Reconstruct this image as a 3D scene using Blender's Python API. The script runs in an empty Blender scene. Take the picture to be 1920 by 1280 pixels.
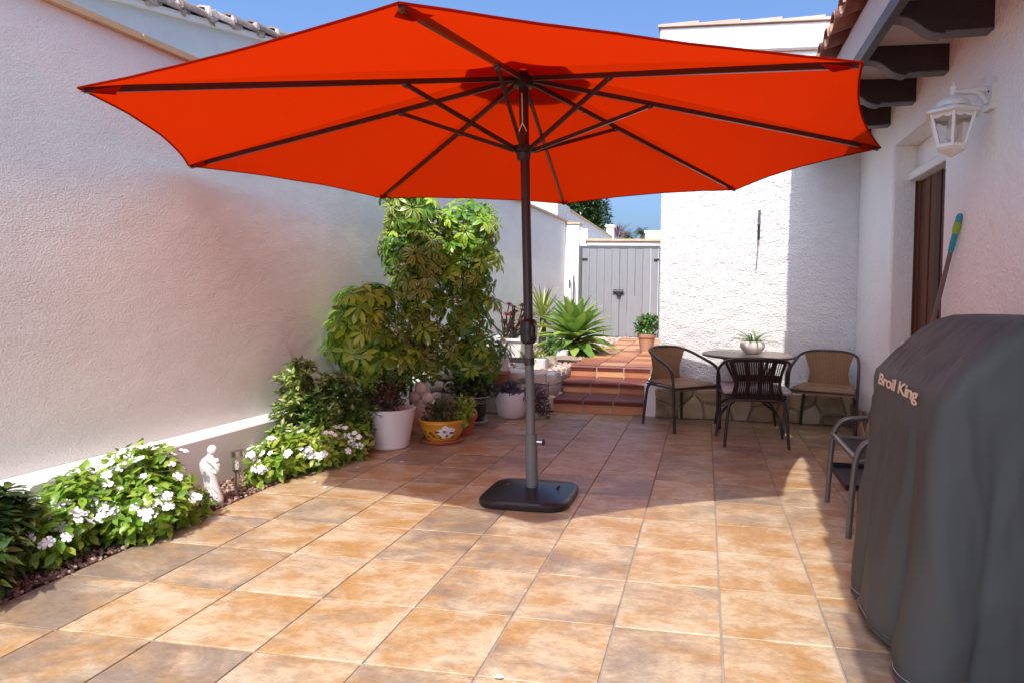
import bpy, bmesh, math, random
from mathutils import Vector as V, Matrix, Euler, noise as mnoise
random.seed(7)
PI = math.pi
scene = bpy.context.scene
COL = scene.collection

# ------------------------------------------------------------------ camera
cd = bpy.data.cameras.new('camera'); cam = bpy.data.objects.new('camera', cd); COL.objects.link(cam)
cd.sensor_width = 36.0; cd.lens = 1214.64 / 1920 * 36
cd.shift_x = (960 - 1133.52) / 1920; cd.shift_y = (591.74 - 640) / 1920
cd.clip_start = 0.05; cd.clip_end = 2000
yaw, pitch, roll = -.1540, -.0311, .0171
fwd = V((math.sin(yaw)*math.cos(pitch), math.cos(yaw)*math.cos(pitch), math.sin(pitch)))
rt = V((math.cos(yaw), -math.sin(yaw), 0)); up = rt.cross(fwd)
r_ = rt*math.cos(roll) + up*math.sin(roll); u_ = -rt*math.sin(roll) + up*math.cos(roll)
m = Matrix((r_, u_, -fwd)).transposed().to_4x4(); m.translation = V((0, 0, 1.14576))
cam.matrix_world = m
scene.camera = cam

# ------------------------------------------------------------------ world, sun, exposure
SUN_TO = V((.014, -.823, 1.0)).normalized()          # towards the sun: behind the camera, high
w = bpy.data.worlds.new('World'); scene.world = w; w.use_nodes = True
nt = w.node_tree; sky = nt.nodes.new('ShaderNodeTexSky'); sky.sky_type = 'NISHITA'; sky.sun_disc = False
sky.sun_elevation = math.asin(SUN_TO.z); sky.sun_rotation = math.atan2(SUN_TO.x, SUN_TO.y)
sky.altitude = 0; sky.air_density = 1.0; sky.dust_density = 5.6; sky.ozone_density = 10.0
nt.links.new(sky.outputs[0], nt.nodes['Background'].inputs[0]); nt.nodes['Background'].inputs[1].default_value = .15
sl = bpy.data.lights.new('sun', 'SUN'); so = bpy.data.objects.new('sun', sl); COL.objects.link(so)
sl.energy = 2.4; sl.angle = math.radians(.53); sl.color = (1.0, .95, .87)
so.rotation_euler = SUN_TO.to_track_quat('Z', 'Y').to_euler(); so.location = (0, -8, 12)
scene.view_settings.view_transform = 'Standard'; scene.view_settings.look = 'None'
scene.view_settings.exposure = .97; scene.view_settings.gamma = 1.0
scene.cycles.max_bounces = 10; scene.cycles.diffuse_bounces = 6; scene.cycles.transparent_max_bounces = 12

# ------------------------------------------------------------------ materials
M = {}
def ramp(n, stops):
    e = n.color_ramp.elements
    while len(e) < len(stops): e.new(.5)
    for k, (p, c) in enumerate(stops): e[k].position = p; e[k].color = (*c, 1)
def mat(name, c1, c2=None, rough=.6, scale=6, detail=6, stretch=(1, 1, 1), bump=0, bscale=60, bdist=.01, bump2=0, b2scale=8,
        metal=0, spec=.5, stops=None, island=0, objvar=0, sheen=0, coat=0):
    """noise-coloured principled material with up to two layers of relief"""
    mt = bpy.data.materials.new(name); mt.use_nodes = True; t = mt.node_tree; N = t.nodes; L = t.links
    p = N['Principled BSDF']; p.inputs['Roughness'].default_value = rough; p.inputs['Metallic'].default_value = metal
    p.inputs['Specular IOR Level'].default_value = spec
    if sheen: p.inputs['Sheen Weight'].default_value = sheen
    if coat: p.inputs['Coat Weight'].default_value = coat
    tc = N.new('ShaderNodeTexCoord'); mp = N.new('ShaderNodeMapping'); mp.inputs['Scale'].default_value = stretch
    L.new(tc.outputs['Object'], mp.inputs[0])
    c2 = c2 or tuple(x*.82 for x in c1)
    nz = N.new('ShaderNodeTexNoise'); nz.noise_dimensions = '4D'; nz.inputs['Scale'].default_value = scale; nz.inputs['Detail'].default_value = detail
    nz.inputs['Roughness'].default_value = .6
    L.new(mp.outputs[0], nz.inputs['Vector'])
    oi = N.new('ShaderNodeObjectInfo'); mu = N.new('ShaderNodeMath'); mu.operation = 'MULTIPLY'; mu.inputs[1].default_value = 37.0
    L.new(oi.outputs['Random'], mu.inputs[0]); L.new(mu.outputs[0], nz.inputs['W'])
    rp = N.new('ShaderNodeValToRGB'); ramp(rp, stops or [(.3, c2), (.7, c1)])
    fac = nz.outputs['Fac']
    def addf(sock, amt):
        nonlocal fac
        a = N.new('ShaderNodeMath'); a.operation = 'MULTIPLY_ADD'; a.inputs[1].default_value = amt
        s = N.new('ShaderNodeMath'); s.operation = 'SUBTRACT'; s.inputs[1].default_value = .5
        L.new(sock, s.inputs[0]); L.new(s.outputs[0], a.inputs[0]); L.new(fac, a.inputs[2]); fac = a.outputs[0]
    if island:
        ge = N.new('ShaderNodeNewGeometry'); addf(ge.outputs['Random Per Island'], island)
    if objvar: addf(oi.outputs['Random'], objvar)
    L.new(fac, rp.inputs[0]); L.new(rp.outputs[0], p.inputs['Base Color'])
    last = None
    for st, sc_, di in ((bump2, b2scale, bdist*4), (bump, bscale, bdist)):
        if st:
            b = N.new('ShaderNodeBump'); b.inputs['Strength'].default_value = st; b.inputs['Distance'].default_value = di
            nb = N.new('ShaderNodeTexNoise'); nb.inputs['Scale'].default_value = sc_; nb.inputs['Detail'].default_value = 4
            L.new(mp.outputs[0], nb.inputs['Vector']); L.new(nb.outputs['Fac'], b.inputs['Height'])
            if last: L.new(last.outputs[0], b.inputs['Normal'])
            last = b
    if last: L.new(last.outputs[0], p.inputs['Normal'])
    M[name] = mt
    return mt
def leafmat(name, c1, c2, c3=None, trans=.35, rough=.34, objvar=.5, edge=None):
    """leaf: glossy upper surface plus light passing through the blade; colour varies leaf by leaf"""
    mt = mat(name, c1, rough=rough, scale=3, stops=[(.15, c2), (.5, c1), (.85, c3 or c1)], island=.9, objvar=objvar, spec=.6)
    t = mt.node_tree; N = t.nodes; L = t.links; p = N['Principled BSDF']
    src = p.inputs['Base Color'].links[0].from_socket
    if edge:
        at = N.new('ShaderNodeAttribute'); at.attribute_name = 'edge'
        mx = N.new('ShaderNodeMix'); mx.data_type = 'RGBA'; L.new(at.outputs['Fac'], mx.inputs[0]); L.new(src, mx.inputs[6]); mx.inputs[7].default_value = (*edge, 1)
        L.new(mx.outputs[2], p.inputs['Base Color']); src = mx.outputs[2]
    tr = N.new('ShaderNodeBsdfTranslucent'); mix = N.new('ShaderNodeMixShader'); mix.inputs[0].default_value = trans
    L.new(src, tr.inputs[0]); L.new(p.outputs[0], mix.inputs[1]); L.new(tr.outputs[0], mix.inputs[2])
    L.new(mix.outputs[0], N['Material Output'].inputs['Surface'])
    return mt

mat('grout', (.36, .31, .26), (.27, .23, .19), rough=.9, scale=20, bump=.3, bscale=200, bdist=.002)
# patio tile: ochre, cream and grey-brown clouds, shifted tile by tile
def tilemat():
    mt = mat('tile', (.52, .31, .115), (.56, .42, .25), rough=.42, bump=.25, bscale=120, bdist=.0012, bump2=.15, b2scale=14)
    t = mt.node_tree; N = t.nodes; L = t.links; p = N['Principled BSDF']
    mp = next(n for n in N if n.type == 'MAPPING'); mp.inputs['Scale'].default_value = (.75, 1.35, 1); oi = next(n for n in N if n.type == 'OBJECT_INFO')
    def nz(scale, detail, rough, wmul, dist=0):
        n = N.new('ShaderNodeTexNoise'); n.noise_dimensions = '4D'; n.inputs['Scale'].default_value = scale; n.inputs['Detail'].default_value = detail
        n.inputs['Roughness'].default_value = rough; n.inputs['Distortion'].default_value = dist; L.new(mp.outputs[0], n.inputs['Vector'])
        w_ = N.new('ShaderNodeMath'); w_.operation = 'MULTIPLY'; w_.inputs[1].default_value = wmul; L.new(oi.outputs['Random'], w_.inputs[0]); L.new(w_.outputs[0], n.inputs['W']); return n.outputs['Fac']
    def mr(sock, a, b, c=0, d=1):
        n = N.new('ShaderNodeMapRange'); n.interpolation_type = 'SMOOTHSTEP'
        for k, x in ((1, a), (2, b), (3, c), (4, d)): n.inputs[k].default_value = x
        L.new(sock, n.inputs[0]); return n.outputs[0]
    def mix(f, a, b, mode='MIX'):
        n = N.new('ShaderNodeMix'); n.data_type = 'RGBA'; n.blend_type = mode
        if isinstance(f, float): n.inputs[0].default_value = f
        else: L.new(f, n.inputs[0])
        for k, x in ((6, a), (7, b)):
            if isinstance(x, tuple): n.inputs[k].default_value = (*x, 1)
            else: L.new(x, n.inputs[k])
        return n.outputs[2]
    c = mix(mr(nz(5.0, 12, .70, 41, .5), .38, .62), (.425, .24, .092), (.555, .44, .295))          # ochre to cream clouds
    c = mix(mr(nz(9.0, 9, .7, 77, .8), .56, .74, 0, .7), c, (.36, .20, .105))                    # rusty flecks
    # greyer tiles here and there: the threshold moves with a per-tile number
    n2 = nz(3.6, 12, .68, 113, .6); fr2 = N.new('ShaderNodeMath'); fr2.operation = 'MULTIPLY'; fr2.inputs[1].default_value = 7.31; L.new(oi.outputs['Random'], fr2.inputs[0])
    fr3 = N.new('ShaderNodeMath'); fr3.operation = 'FRACT'; L.new(fr2.outputs[0], fr3.inputs[0])
    ad = N.new('ShaderNodeMath'); ad.operation = 'MULTIPLY_ADD'; ad.inputs[1].default_value = .32; L.new(fr3.outputs[0], ad.inputs[0]); L.new(n2, ad.inputs[2])
    c = mix(mr(ad.outputs[0], .62, .90, 0, .88), c, (.225, .172, .132))
    c = mix(mr(nz(70, 5, .7, 5), .3, .7, .80, 1.12), (0, 0, 0), c) if False else c
    g_ = N.new('ShaderNodeMix'); g_.data_type = 'RGBA'; g_.blend_type = 'MULTIPLY'; g_.inputs[0].default_value = 1; L.new(c, g_.inputs[6])
    cb = N.new('ShaderNodeCombineColor'); gf = mr(nz(34, 8, .82, 5, .3), .32, .68, .72, 1.14)
    for k in range(3): L.new(gf, cb.inputs[k])
    L.new(cb.outputs[0], g_.inputs[7]); L.new(g_.outputs[2], p.inputs['Base Color'])
tilemat()
mat('stucco_smooth', (.82, .81, .755), (.72, .71, .665), rough=.9, scale=1.4, bump=.8, bscale=130, bdist=.006, bump2=.4, b2scale=6, spec=.2, stretch=(1, .7, 1.2))
mat('stucco_rough', (.76, .755, .74), (.71, .70, .685), rough=.9, scale=2.2, bump=1.0, bscale=58, bdist=.018, bump2=.35, b2scale=9, spec=.2, stretch=(1, 1, 1.35))
mat('stucco_mid', (.86, .85, .81), (.82, .80, .76), rough=.9, scale=2.2, bump=.75, bscale=48, bdist=.014, bump2=.25, b2scale=9, spec=.2)
mat('white_paint', (.83, .82, .80), (.78, .77, .74), rough=.65, scale=4, bump=.25, bscale=40, bdist=.004)
mat('house_grey', (.62, .66, .66), (.55, .59, .60), rough=.9, scale=3, bump=.3, bscale=60, bdist=.006)
mat('beige_coping', (.60, .43, .25), (.50, .34, .19), rough=.8, scale=9, bump=.2, bscale=80, bdist=.003)
mat('terracotta_path', (.50, .215, .10), rough=.5, scale=5, detail=8, stretch=(.5, 2, 1), bump=.2, bscale=90, bdist=.0015, objvar=.75,
    stops=[(.2, (.26, .085, .05)), (.42, (.43, .16, .075)), (.6, (.52, .235, .11)), (.85, (.60, .33, .16))])
mat('nosing', (.22, .062, .042), (.15, .042, .032), rough=.4, scale=5, objvar=.4)
mat('mortar', (.52, .44, .33), (.42, .34, .25), rough=.9, scale=14, bump=.3, bscale=120, bdist=.003)
mat('stone', (.42, .31, .2), rough=.8, scale=7, detail=9, bump=.6, bscale=26, bdist=.012, objvar=.7,
    stops=[(.2, (.20, .145, .095)), (.45, (.40, .29, .18)), (.65, (.50, .36, .20)), (.9, (.58, .50, .40))])
mat('pale_stone', (.55, .47, .38), rough=.85, scale=9, detail=9, bump=.8, bscale=24, bdist=.014, objvar=.7,
    stops=[(.2, (.25, .19, .14)), (.45, (.45, .36, .28)), (.7, (.60, .52, .43)), (.95, (.70, .65, .58))])
mat('soil', (.16, .085, .055), (.10, .055, .038), rough=.95, scale=30, bump=.8, bscale=90, bdist=.01)
mat('pebble', (.40, .24, .19), rough=.8, scale=10, island=1.2, stops=[(.1, (.19, .10, .075)), (.4, (.38, .21, .16)), (.7, (.52, .36, .29)), (.95, (.66, .56, .49))])
mat('bed_pebble', (.2, .1, .07), rough=.85, scale=10, island=1.2, stops=[(.1, (.07, .035, .025)), (.45, (.17, .085, .06)), (.8, (.30, .17, .13)), (.97, (.46, .33, .27))])
mat('earth', (.50, .44, .36), (.42, .36, .29), rough=.95, scale=.5)  # paler than soil, so the unseen ground bounces light into the shade
mat('dark_wood', (.036, .018, .016), (.022, .011, .011), rough=.55, scale=14, stretch=(1, 8, 8), bump=.3, bscale=50, bdist=.002)
mat('grey_edge_wood', (.13, .12, .115), (.09, .08, .08), rough=.6, scale=14)
mat('roof_tile', (.36, .175, .11), rough=.85, scale=12, bump=.4, bscale=60, bdist=.004, objvar=.5, stops=[(.25, (.23, .105, .07)), (.55, (.38, .19, .12)), (.85, (.52, .33, .23))])
mat('old_tile', (.3, .24, .21), rough=.9, scale=16, bump=.5, bscale=60, bdist=.006, objvar=.5, stops=[(.25, (.16, .12, .105)), (.55, (.34, .26, .22)), (.85, (.52, .44, .38))])
mat('lump_mortar', (.62, .58, .53), (.24, .20, .18), rough=.9, scale=14, bump=.9, bscale=30, bdist=.02)
mat('pale_tile', (.62, .47, .38), (.52, .36, .28), rough=.85, scale=9, objvar=.5)
mat('soffit', (.62, .585, .53), (.57, .53, .48), rough=.9, scale=2, bump=.2, bscale=60, bdist=.003)
mat('door_wood', (.115, .038, .018), (.06, .02, .011), rough=.6, scale=9, stretch=(6, 6, .5), objvar=.5, spec=.2)
mat('glass_dark', (.02, .022, .024), rough=.06, scale=2)
mat('gate_grey', (.27, .27, .275), (.225, .225, .235), rough=.55, scale=16, stretch=(3, 3, .25), objvar=.3, bump=.15, bscale=60, bdist=.002)
mat('gate_frame', (.10, .105, .115), rough=.5, scale=8)
mat('black_metal', (.018, .018, .02), rough=.38, scale=8, spec=.6)
mat('steel', (.55, .55, .55), rough=.3, metal=1, scale=20)
mat('pole_brown', (.030, .017, .016), (.022, .012, .012), rough=.35, scale=8, spec=.6)
mat('pole_grey', (.125, .13, .135), (.105, .11, .115), rough=.4, scale=10, spec=.6)
mat('base_black', (.016, .016, .018), (.012, .012, .014), rough=.33, scale=20, bump=.1, bscale=300, bdist=.001)
mat('chair_metal', (.03, .021, .02), (.022, .016, .015), rough=.38, scale=8, spec=.6)
mat('chair_steel', (.16, .155, .15), (.12, .115, .11), rough=.33, scale=8, metal=.4)
mat('slate_top', (.20, .155, .125), (.11, .08, .065), rough=.38, scale=9, detail=8, stops=[(.25, (.08, .062, .055)), (.5, (.19, .145, .115)), (.75, (.36, .26, .18))])
mat('cushion', (.50, .47, .45), (.42, .39, .38), rough=.9, scale=5, bump=.3, bscale=150, bdist=.002)
mat('cover', (.078, .080, .075), (.062, .064, .060), rough=.62, scale=3, bump=.15, bscale=420, bdist=.0012, bump2=.3, b2scale=7, spec=.22, stretch=(1, 1, .45))
mat('print_cream', (.72, .56, .42), rough=.6, scale=10)
mat('stitch', (.34, .34, .33), rough=.7, scale=20)
mat('lamp_white', (.74, .70, .65), (.68, .64, .59), rough=.4, scale=10)
mat('white_pot', (.80, .78, .77), (.75, .73, .72), rough=.35, scale=5)
mat('terracotta', (.46, .155, .065), (.36, .115, .05), rough=.7, scale=10, bump=.2, bscale=60, bdist=.002)
mat('terracotta_dust', (.47, .25, .16), (.38, .17, .10), rough=.8, scale=9)
mat('yellow_glaze', (.72, .36, .035), (.64, .29, .025), rough=.18, scale=6, coat=.4)
mat('brown_paint', (.13, .05, .015), rough=.3, scale=9)
mat('green_glaze', (.018, .03, .028), (.01, .018, .017), rough=.14, scale=6, coat=.5)
mat('pale_rim', (.42, .46, .44), rough=.4, scale=8)
mat('plaster', (.72, .70, .67), (.64, .61, .58), rough=.75, scale=8, bump=.3, bscale=40, bdist=.004)
mat('pink_stone', (.72, .60, .51), (.62, .48, .40), rough=.85, scale=14, bump=.5, bscale=70, bdist=.005)
mat('bark', (.16, .12, .085), (.09, .065, .045), rough=.9, scale=18, bump=.5, bscale=50, bdist=.006)
mat('green_stem', (.12, .16, .05), (.09, .10, .035), rough=.7, scale=10)
mat('broom_brown', (.16, .10, .095), rough=.5, scale=9)
mat('turquoise', (.02, .27, .36), rough=.35, scale=9)
mat('lime_plastic', (.25, .45, .03), rough=.35, scale=9)
mat('petal', (.86, .86, .85), (.82, .81, .82), rough=.6, scale=20)
mat('flower_eye', (.62, .50, .12), rough=.6, scale=20)
mat('yellow_leaf_petal', (.8, .62, .1), rough=.6, scale=9)
mat('hedge_wall', (.74, .73, .71), (.55, .55, .55), rough=.9, scale=10, bump=.8, bscale=14, bdist=.05)
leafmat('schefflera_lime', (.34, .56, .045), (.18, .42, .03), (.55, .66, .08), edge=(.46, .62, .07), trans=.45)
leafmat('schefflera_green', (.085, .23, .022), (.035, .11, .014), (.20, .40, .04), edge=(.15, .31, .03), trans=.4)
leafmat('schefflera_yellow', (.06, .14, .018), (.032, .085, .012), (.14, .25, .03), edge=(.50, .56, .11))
leafmat('shrub_variegated', (.10, .20, .028), (.045, .11, .018), (.48, .54, .14), trans=.32)
leafmat('shrub_dark', (.05, .11, .018), (.022, .06, .011), (.34, .33, .06), trans=.28)
leafmat('vinca_leaf', (.32, .47, .05), (.16, .33, .03), (.52, .60, .11), trans=.42)
leafmat('dark_leaf', (.035, .062, .016), (.018, .035, .010), (.09, .12, .03), trans=.2)
leafmat('red_leaf', (.075, .035, .02), (.03, .022, .012), (.10, .08, .03), trans=.2)
leafmat('aeonium_leaf', (.19, .035, .04), (.09, .018, .02), (.30, .09, .06), trans=.25)
leafmat('purple_leaf', (.045, .022, .04), (.02, .010, .02), (.09, .05, .075), trans=.15)
leafmat('agave_leaf', (.22, .36, .06), (.13, .26, .05), (.36, .47, .10), trans=.28, rough=.5, objvar=.9)
leafmat('yucca_leaf', (.24, .31, .06), (.12, .19, .04), (.42, .45, .12), trans=.25, objvar=.9)
leafmat('spider_leaf', (.10, .2, .035), (.05, .12, .02), (.22, .33, .08), objvar=.9)
leafmat('pot_green', (.07, .17, .03), (.035, .10, .018), (.17, .30, .05))
leafmat('cypress_leaf', (.03, .065, .018), (.015, .038, .010), (.06, .11, .03), trans=.15)
leafmat('palm_leaf', (.06, .10, .035), (.03, .06, .02), (.12, .17, .06), trans=.2)
# wicker: woven strands as fine relief
def wicker(name, c1, c2):
    mt = mat(name, c1, c2, rough=.6, scale=12); t = mt.node_tree; N = t.nodes; L = t.links
    tc = N.new('ShaderNodeTexCoord'); ws = []
    for ax, s in (('X', 26), ('Z', 30)):
        wv = N.new('ShaderNodeTexWave'); wv.bands_direction = ax; wv.inputs['Scale'].default_value = s; wv.inputs['Distortion'].default_value = .6
        L.new(tc.outputs['Object'], wv.inputs[0]); ws.append(wv)
    a = N.new('ShaderNodeMath'); a.operation = 'MULTIPLY'; L.new(ws[0].outputs['Fac'], a.inputs[0]); L.new(ws[1].outputs['Fac'], a.inputs[1])
    src = N['Principled BSDF'].inputs['Base Color'].links[0].from_socket; mx = N.new('ShaderNodeMix'); mx.data_type = 'RGBA'
    L.new(a.outputs[0], mx.inputs[0]); mx.inputs[6].default_value = (*[x*.5 for x in c2], 1); L.new(src, mx.inputs[7]); L.new(mx.outputs[2], N['Principled BSDF'].inputs['Base Color'])
    b = N.new('ShaderNodeBump'); b.inputs['Strength'].default_value = .9; b.inputs['Distance'].default_value = .004
    L.new(a.outputs[0], b.inputs['Height']); L.new(b.outputs[0], N['Principled BSDF'].inputs['Normal'])
wicker('wicker_tan', (.52, .31, .145), (.41, .23, .10))
wicker('wicker_dark', (.055, .024, .020), (.035, .015, .013))
# canopy cloth
def cloth(name, c, trans):
    mt = mat(name, c, tuple(x*.93 for x in c), rough=.9, scale=2.5, bump=.2, bscale=420, bdist=.001, bump2=.35, b2scale=5, spec=.08)
    t = mt.node_tree; N = t.nodes; L = t.links; p = N['Principled BSDF']
    tr = N.new('ShaderNodeBsdfTranslucent'); tr.inputs[0].default_value = (*c, 1); mix = N.new('ShaderNodeMixShader'); mix.inputs[0].default_value = trans
    L.new(p.outputs[0], mix.inputs[1]); L.new(tr.outputs[0], mix.inputs[2]); L.new(mix.outputs[0], N['Material Output'].inputs['Surface'])
cloth('canopy', (.40, .0155, .0004), .68)
mt = bpy.data.materials.new('clear_pane'); mt.use_nodes = True; N = mt.node_tree.nodes
N['Principled BSDF'].inputs['Transmission Weight'].default_value = 1; N['Principled BSDF'].inputs['Roughness'].default_value = .03
N['Principled BSDF'].inputs['IOR'].default_value = 1.1; N['Principled BSDF'].inputs['Base Color'].default_value = (.92, .9, .87, 1); M['clear_pane'] = mt

# ------------------------------------------------------------------ building helpers
class MB:
    """collects vertices and faces of one mesh"""
    def __init__(s): s.v = []; s.f = []; s.e = {}
    def add(s, vs, fs):
        o = len(s.v); s.v += [V(v) for v in vs]; s.f += [tuple(i+o for i in f) for f in fs]; return s
    def box(s, a, b):
        (x0, y0, z0), (x1, y1, z1) = a, b
        s.add([(x0,y0,z0),(x1,y0,z0),(x1,y1,z0),(x0,y1,z0),(x0,y0,z1),(x1,y0,z1),(x1,y1,z1),(x0,y1,z1)],
              [(0,3,2,1),(4,5,6,7),(0,1,5,4),(1,2,6,5),(2,3,7,6),(3,0,4,7)])
        return s
    def cbox(s, a, b, c=.004):
        """box with chamfered edges: 24 vertices"""
        lo, hi = V(a), V(b); vs = []; idx = {}
        for sx in (0, 1):
            for sy in (0, 1):
                for sz in (0, 1):
                    for ax in range(3):
                        p = [0, 0, 0]
                        for k, sg in enumerate((sx, sy, sz)):
                            p[k] = (hi[k] if sg else lo[k]) if k == ax else (hi[k]-c if sg else lo[k]+c)
                        idx[sx, sy, sz, ax] = len(vs); vs.append(p)
        fs = []
        for ax in range(3):
            a1, a2 = [k for k in range(3) if k != ax]
            for sg in (0, 1):
                q = []
                for (i, j) in ((0,0),(1,0),(1,1),(0,1)):
                    t = [0, 0, 0]; t[ax] = sg; t[a1] = i; t[a2] = j; q.append(idx[(*t, ax)])
                fs.append(q)
        for ax in range(3):
            a1, a2 = [k for k in range(3) if k != ax]
            for i in (0, 1):
                for j in (0, 1):
                    t0 = [0]*3; t0[a1] = i; t0[a2] = j; t1 = list(t0); t0[ax] = 0; t1[ax] = 1
                    fs.append([idx[(*t0, a1)], idx[(*t1, a1)], idx[(*t1, a2)], idx[(*t0, a2)]])
        for sx in (0, 1):
            for sy in (0, 1):
                for sz in (0, 1): fs.append([idx[sx, sy, sz, 0], idx[sx, sy, sz, 1], idx[sx, sy, sz, 2]])
        s.add(vs, fs); return s
    def tube(s, pts, r, n=10, caps=True, closed=False):
        pts = [V(p) for p in pts]; K = len(pts); rs = r if isinstance(r, (list, tuple)) else [r]*K
        t0 = (pts[1]-pts[0]).normalized(); nrm = t0.orthogonal().normalized(); o = len(s.v)
        for i, p in enumerate(pts):
            if closed: t = (pts[(i+1) % K]-pts[i-1]).normalized()
            else: t = (pts[min(i+1, K-1)]-pts[max(i-1, 0)]).normalized()
            nrm = (nrm - t*nrm.dot(t)).normalized(); bn = t.cross(nrm)
            for k in range(n):
                a = 2*PI*k/n; s.v.append(p + (nrm*math.cos(a)+bn*math.sin(a))*rs[i])
        for i in range(K if closed else K-1):
            for k in range(n):
                j = (i+1) % K
                s.f.append((o+i*n+k, o+i*n+(k+1) % n, o+j*n+(k+1) % n, o+j*n+k))
        if caps and not closed:
            s.f.append(tuple(o+k for k in reversed(range(n)))); s.f.append(tuple(o+(K-1)*n+k for k in range(n)))
        return s
    def bar(s, a, b, wd, ht, upv=(0, 0, 1)):
        """rectangular bar from a to b"""
        a, b = V(a), V(b); t = (b-a).normalized(); sd = t.cross(V(upv)).normalized(); u = sd.cross(t)
        vs = [p + sd*i*wd/2 + u*j*ht/2 for p in (a, b) for i, j in ((-1,-1),(1,-1),(1,1),(-1,1))]
        s.add(vs, [(0,3,2,1),(4,5,6,7),(0,1,5,4),(1,2,6,5),(2,3,7,6),(3,0,4,7)]); return s
    def lathe(s, prof, n=28, c=(0, 0, 0), sx=1, sy=1):
        o = len(s.v); c = V(c)
        for r, z in prof:
            for k in range(n):
                a = 2*PI*k/n; s.v.append(c + V((r*math.cos(a)*sx, r*math.sin(a)*sy, z)))
        for i in range(len(prof)-1):
            for k in range(n): s.f.append((o+i*n+k, o+i*n+(k+1) % n, o+(i+1)*n+(k+1) % n, o+(i+1)*n+k))
        s.f.append(tuple(o+k for k in reversed(range(n)))); s.f.append(tuple(o+(len(prof)-1)*n+k for k in range(n)))
        return s
    def prism(s, poly, axis, lo, hi):
        """polygon in the two other axes, pushed along axis from lo to hi"""
        a1, a2 = [k for k in range(3) if k != axis]; n = len(poly); vs = []
        for d in (lo, hi):
            for (p, q) in poly:
                t = [0, 0, 0]; t[axis] = d; t[a1] = p; t[a2] = q; vs.append(t)
        s.add(vs, [tuple(range(n)), tuple(range(2*n-1, n-1, -1))] + [(k, k+n, (k+1) % n+n, (k+1) % n) for k in range(n)]); return s
    def ball(s, c, r, n=12, sq=(1, 1, 1), rough=0, seed=0):
        o = len(s.v); c = V(c); R = n//2+1
        for i in range(1, R):
            for k in range(n):
                th = PI*i/R; a = 2*PI*k/n
                d = V((math.sin(th)*math.cos(a)*sq[0], math.sin(th)*math.sin(a)*sq[1], math.cos(th)*sq[2]))
                g = 1 + rough*mnoise.noise(d*1.7+V((seed*3.1, seed*1.7, 0)))
                s.v.append(c + d*r*g)
        s.v += [c+V((0, 0, r*sq[2])), c-V((0, 0, r*sq[2]))]; t = len(s.v)-2
        for i in range(R-2):
            for k in range(n): s.f.append((o+i*n+k, o+(i+1)*n+k, o+(i+1)*n+(k+1) % n, o+i*n+(k+1) % n))
        for k in range(n): s.f.append((t, o+k, o+(k+1) % n)); s.f.append((t+1, o+(R-2)*n+(k+1) % n, o+(R-2)*n+k))
        return s
    def leaf(s, p, d, upv, L, W, seg=3, fold=.25, droop=.3, wide=.55, edge=False):
        """one blade: midrib plus two sides, folded and drooping, widest at 'wide'"""
        d = V(d).normalized(); sd = d.cross(V(upv))
        if sd.length < 1e-4: sd = d.orthogonal()
        sd.normalize(); u = sd.cross(d); p = V(p); o = len(s.v)
        for i in range(seg+1):
            t = i/seg; x = t/wide if t < wide else (1-t)/(1-wide)
            wd = W*.5*max(math.sin(min(x, 1)*PI/2), .06 if t < .5 else .02)
            c = p + d*(L*t) - u*(droop*L*t*t)
            s.v += [c + sd*wd + u*(fold*wd), c, c - sd*wd + u*(fold*wd)]
            if edge: s.e[len(s.v)-3] = 1.0; s.e[len(s.v)-1] = 1.0
        for i in range(seg):
            a = o+3*i; s.f += [(a, a+1, a+4, a+3), (a+1, a+2, a+5, a+4)]
        return s
    def mesh(s, name, smooth=False, off=V((0, 0, 0))):
        me = bpy.data.meshes.new(name); me.from_pydata([tuple(v-off) for v in s.v], [], s.f)
        if s.e:
            at = me.attributes.new('edge', 'FLOAT', 'POINT'); vals = [0.0]*len(s.v)
            for k, x in s.e.items(): vals[k] = x
            at.data.foreach_set('value', vals)
        bm = bmesh.new(); bm.from_mesh(me)
        if not s.e and not getattr(s, 'open', False): bmesh.ops.recalc_face_normals(bm, faces=bm.faces)
        bm.to_mesh(me); bm.free()
        if smooth:
            me.shade_smooth()
            if smooth != 'all': me.set_sharp_from_angle(angle=math.radians(38))
        return me
ORG = {}
def obj(name, mb, material, parent=None, smooth=False, label=None, cat=None, group=None, kind=None, local=False):
    """links one mesh object; coordinates are world metres unless local"""
    org = ORG.get(parent, V((0, 0, 0))) if parent and not local else V((0, 0, 0))
    me = mb if isinstance(mb, bpy.types.Mesh) else mb.mesh(name, smooth, org)
    if not me.materials: me.materials.append(M[material])
    o = bpy.data.objects.new(name, me); COL.objects.link(o); o.parent = parent; ORG[o] = org
    return tag(o, label, cat, group, kind)
def tag(o, label=None, cat=None, group=None, kind=None):
    for k, x in (('label', label), ('category', cat), ('group', group), ('kind', kind)):
        if x: o[k] = x
    return o
def single(name, mb, material, base, label, cat, smooth=True, group=None):
    """a thing that is one mesh, its origin at its base"""
    me = mb.mesh(name, smooth, V(base)); me.materials.append(M[material])
    o = bpy.data.objects.new(name, me); COL.objects.link(o); o.location = base; ORG[o] = V(base)
    return tag(o, label, cat, group)
def thing(name, loc, label, cat, group=None, rz=0):
    o = bpy.data.objects.new(name, None); COL.objects.link(o); o.empty_display_size = .1
    o.location = loc; o.rotation_euler = (0, 0, rz); ORG[o] = V(loc)
    return tag(o, label, cat, group)
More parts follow.
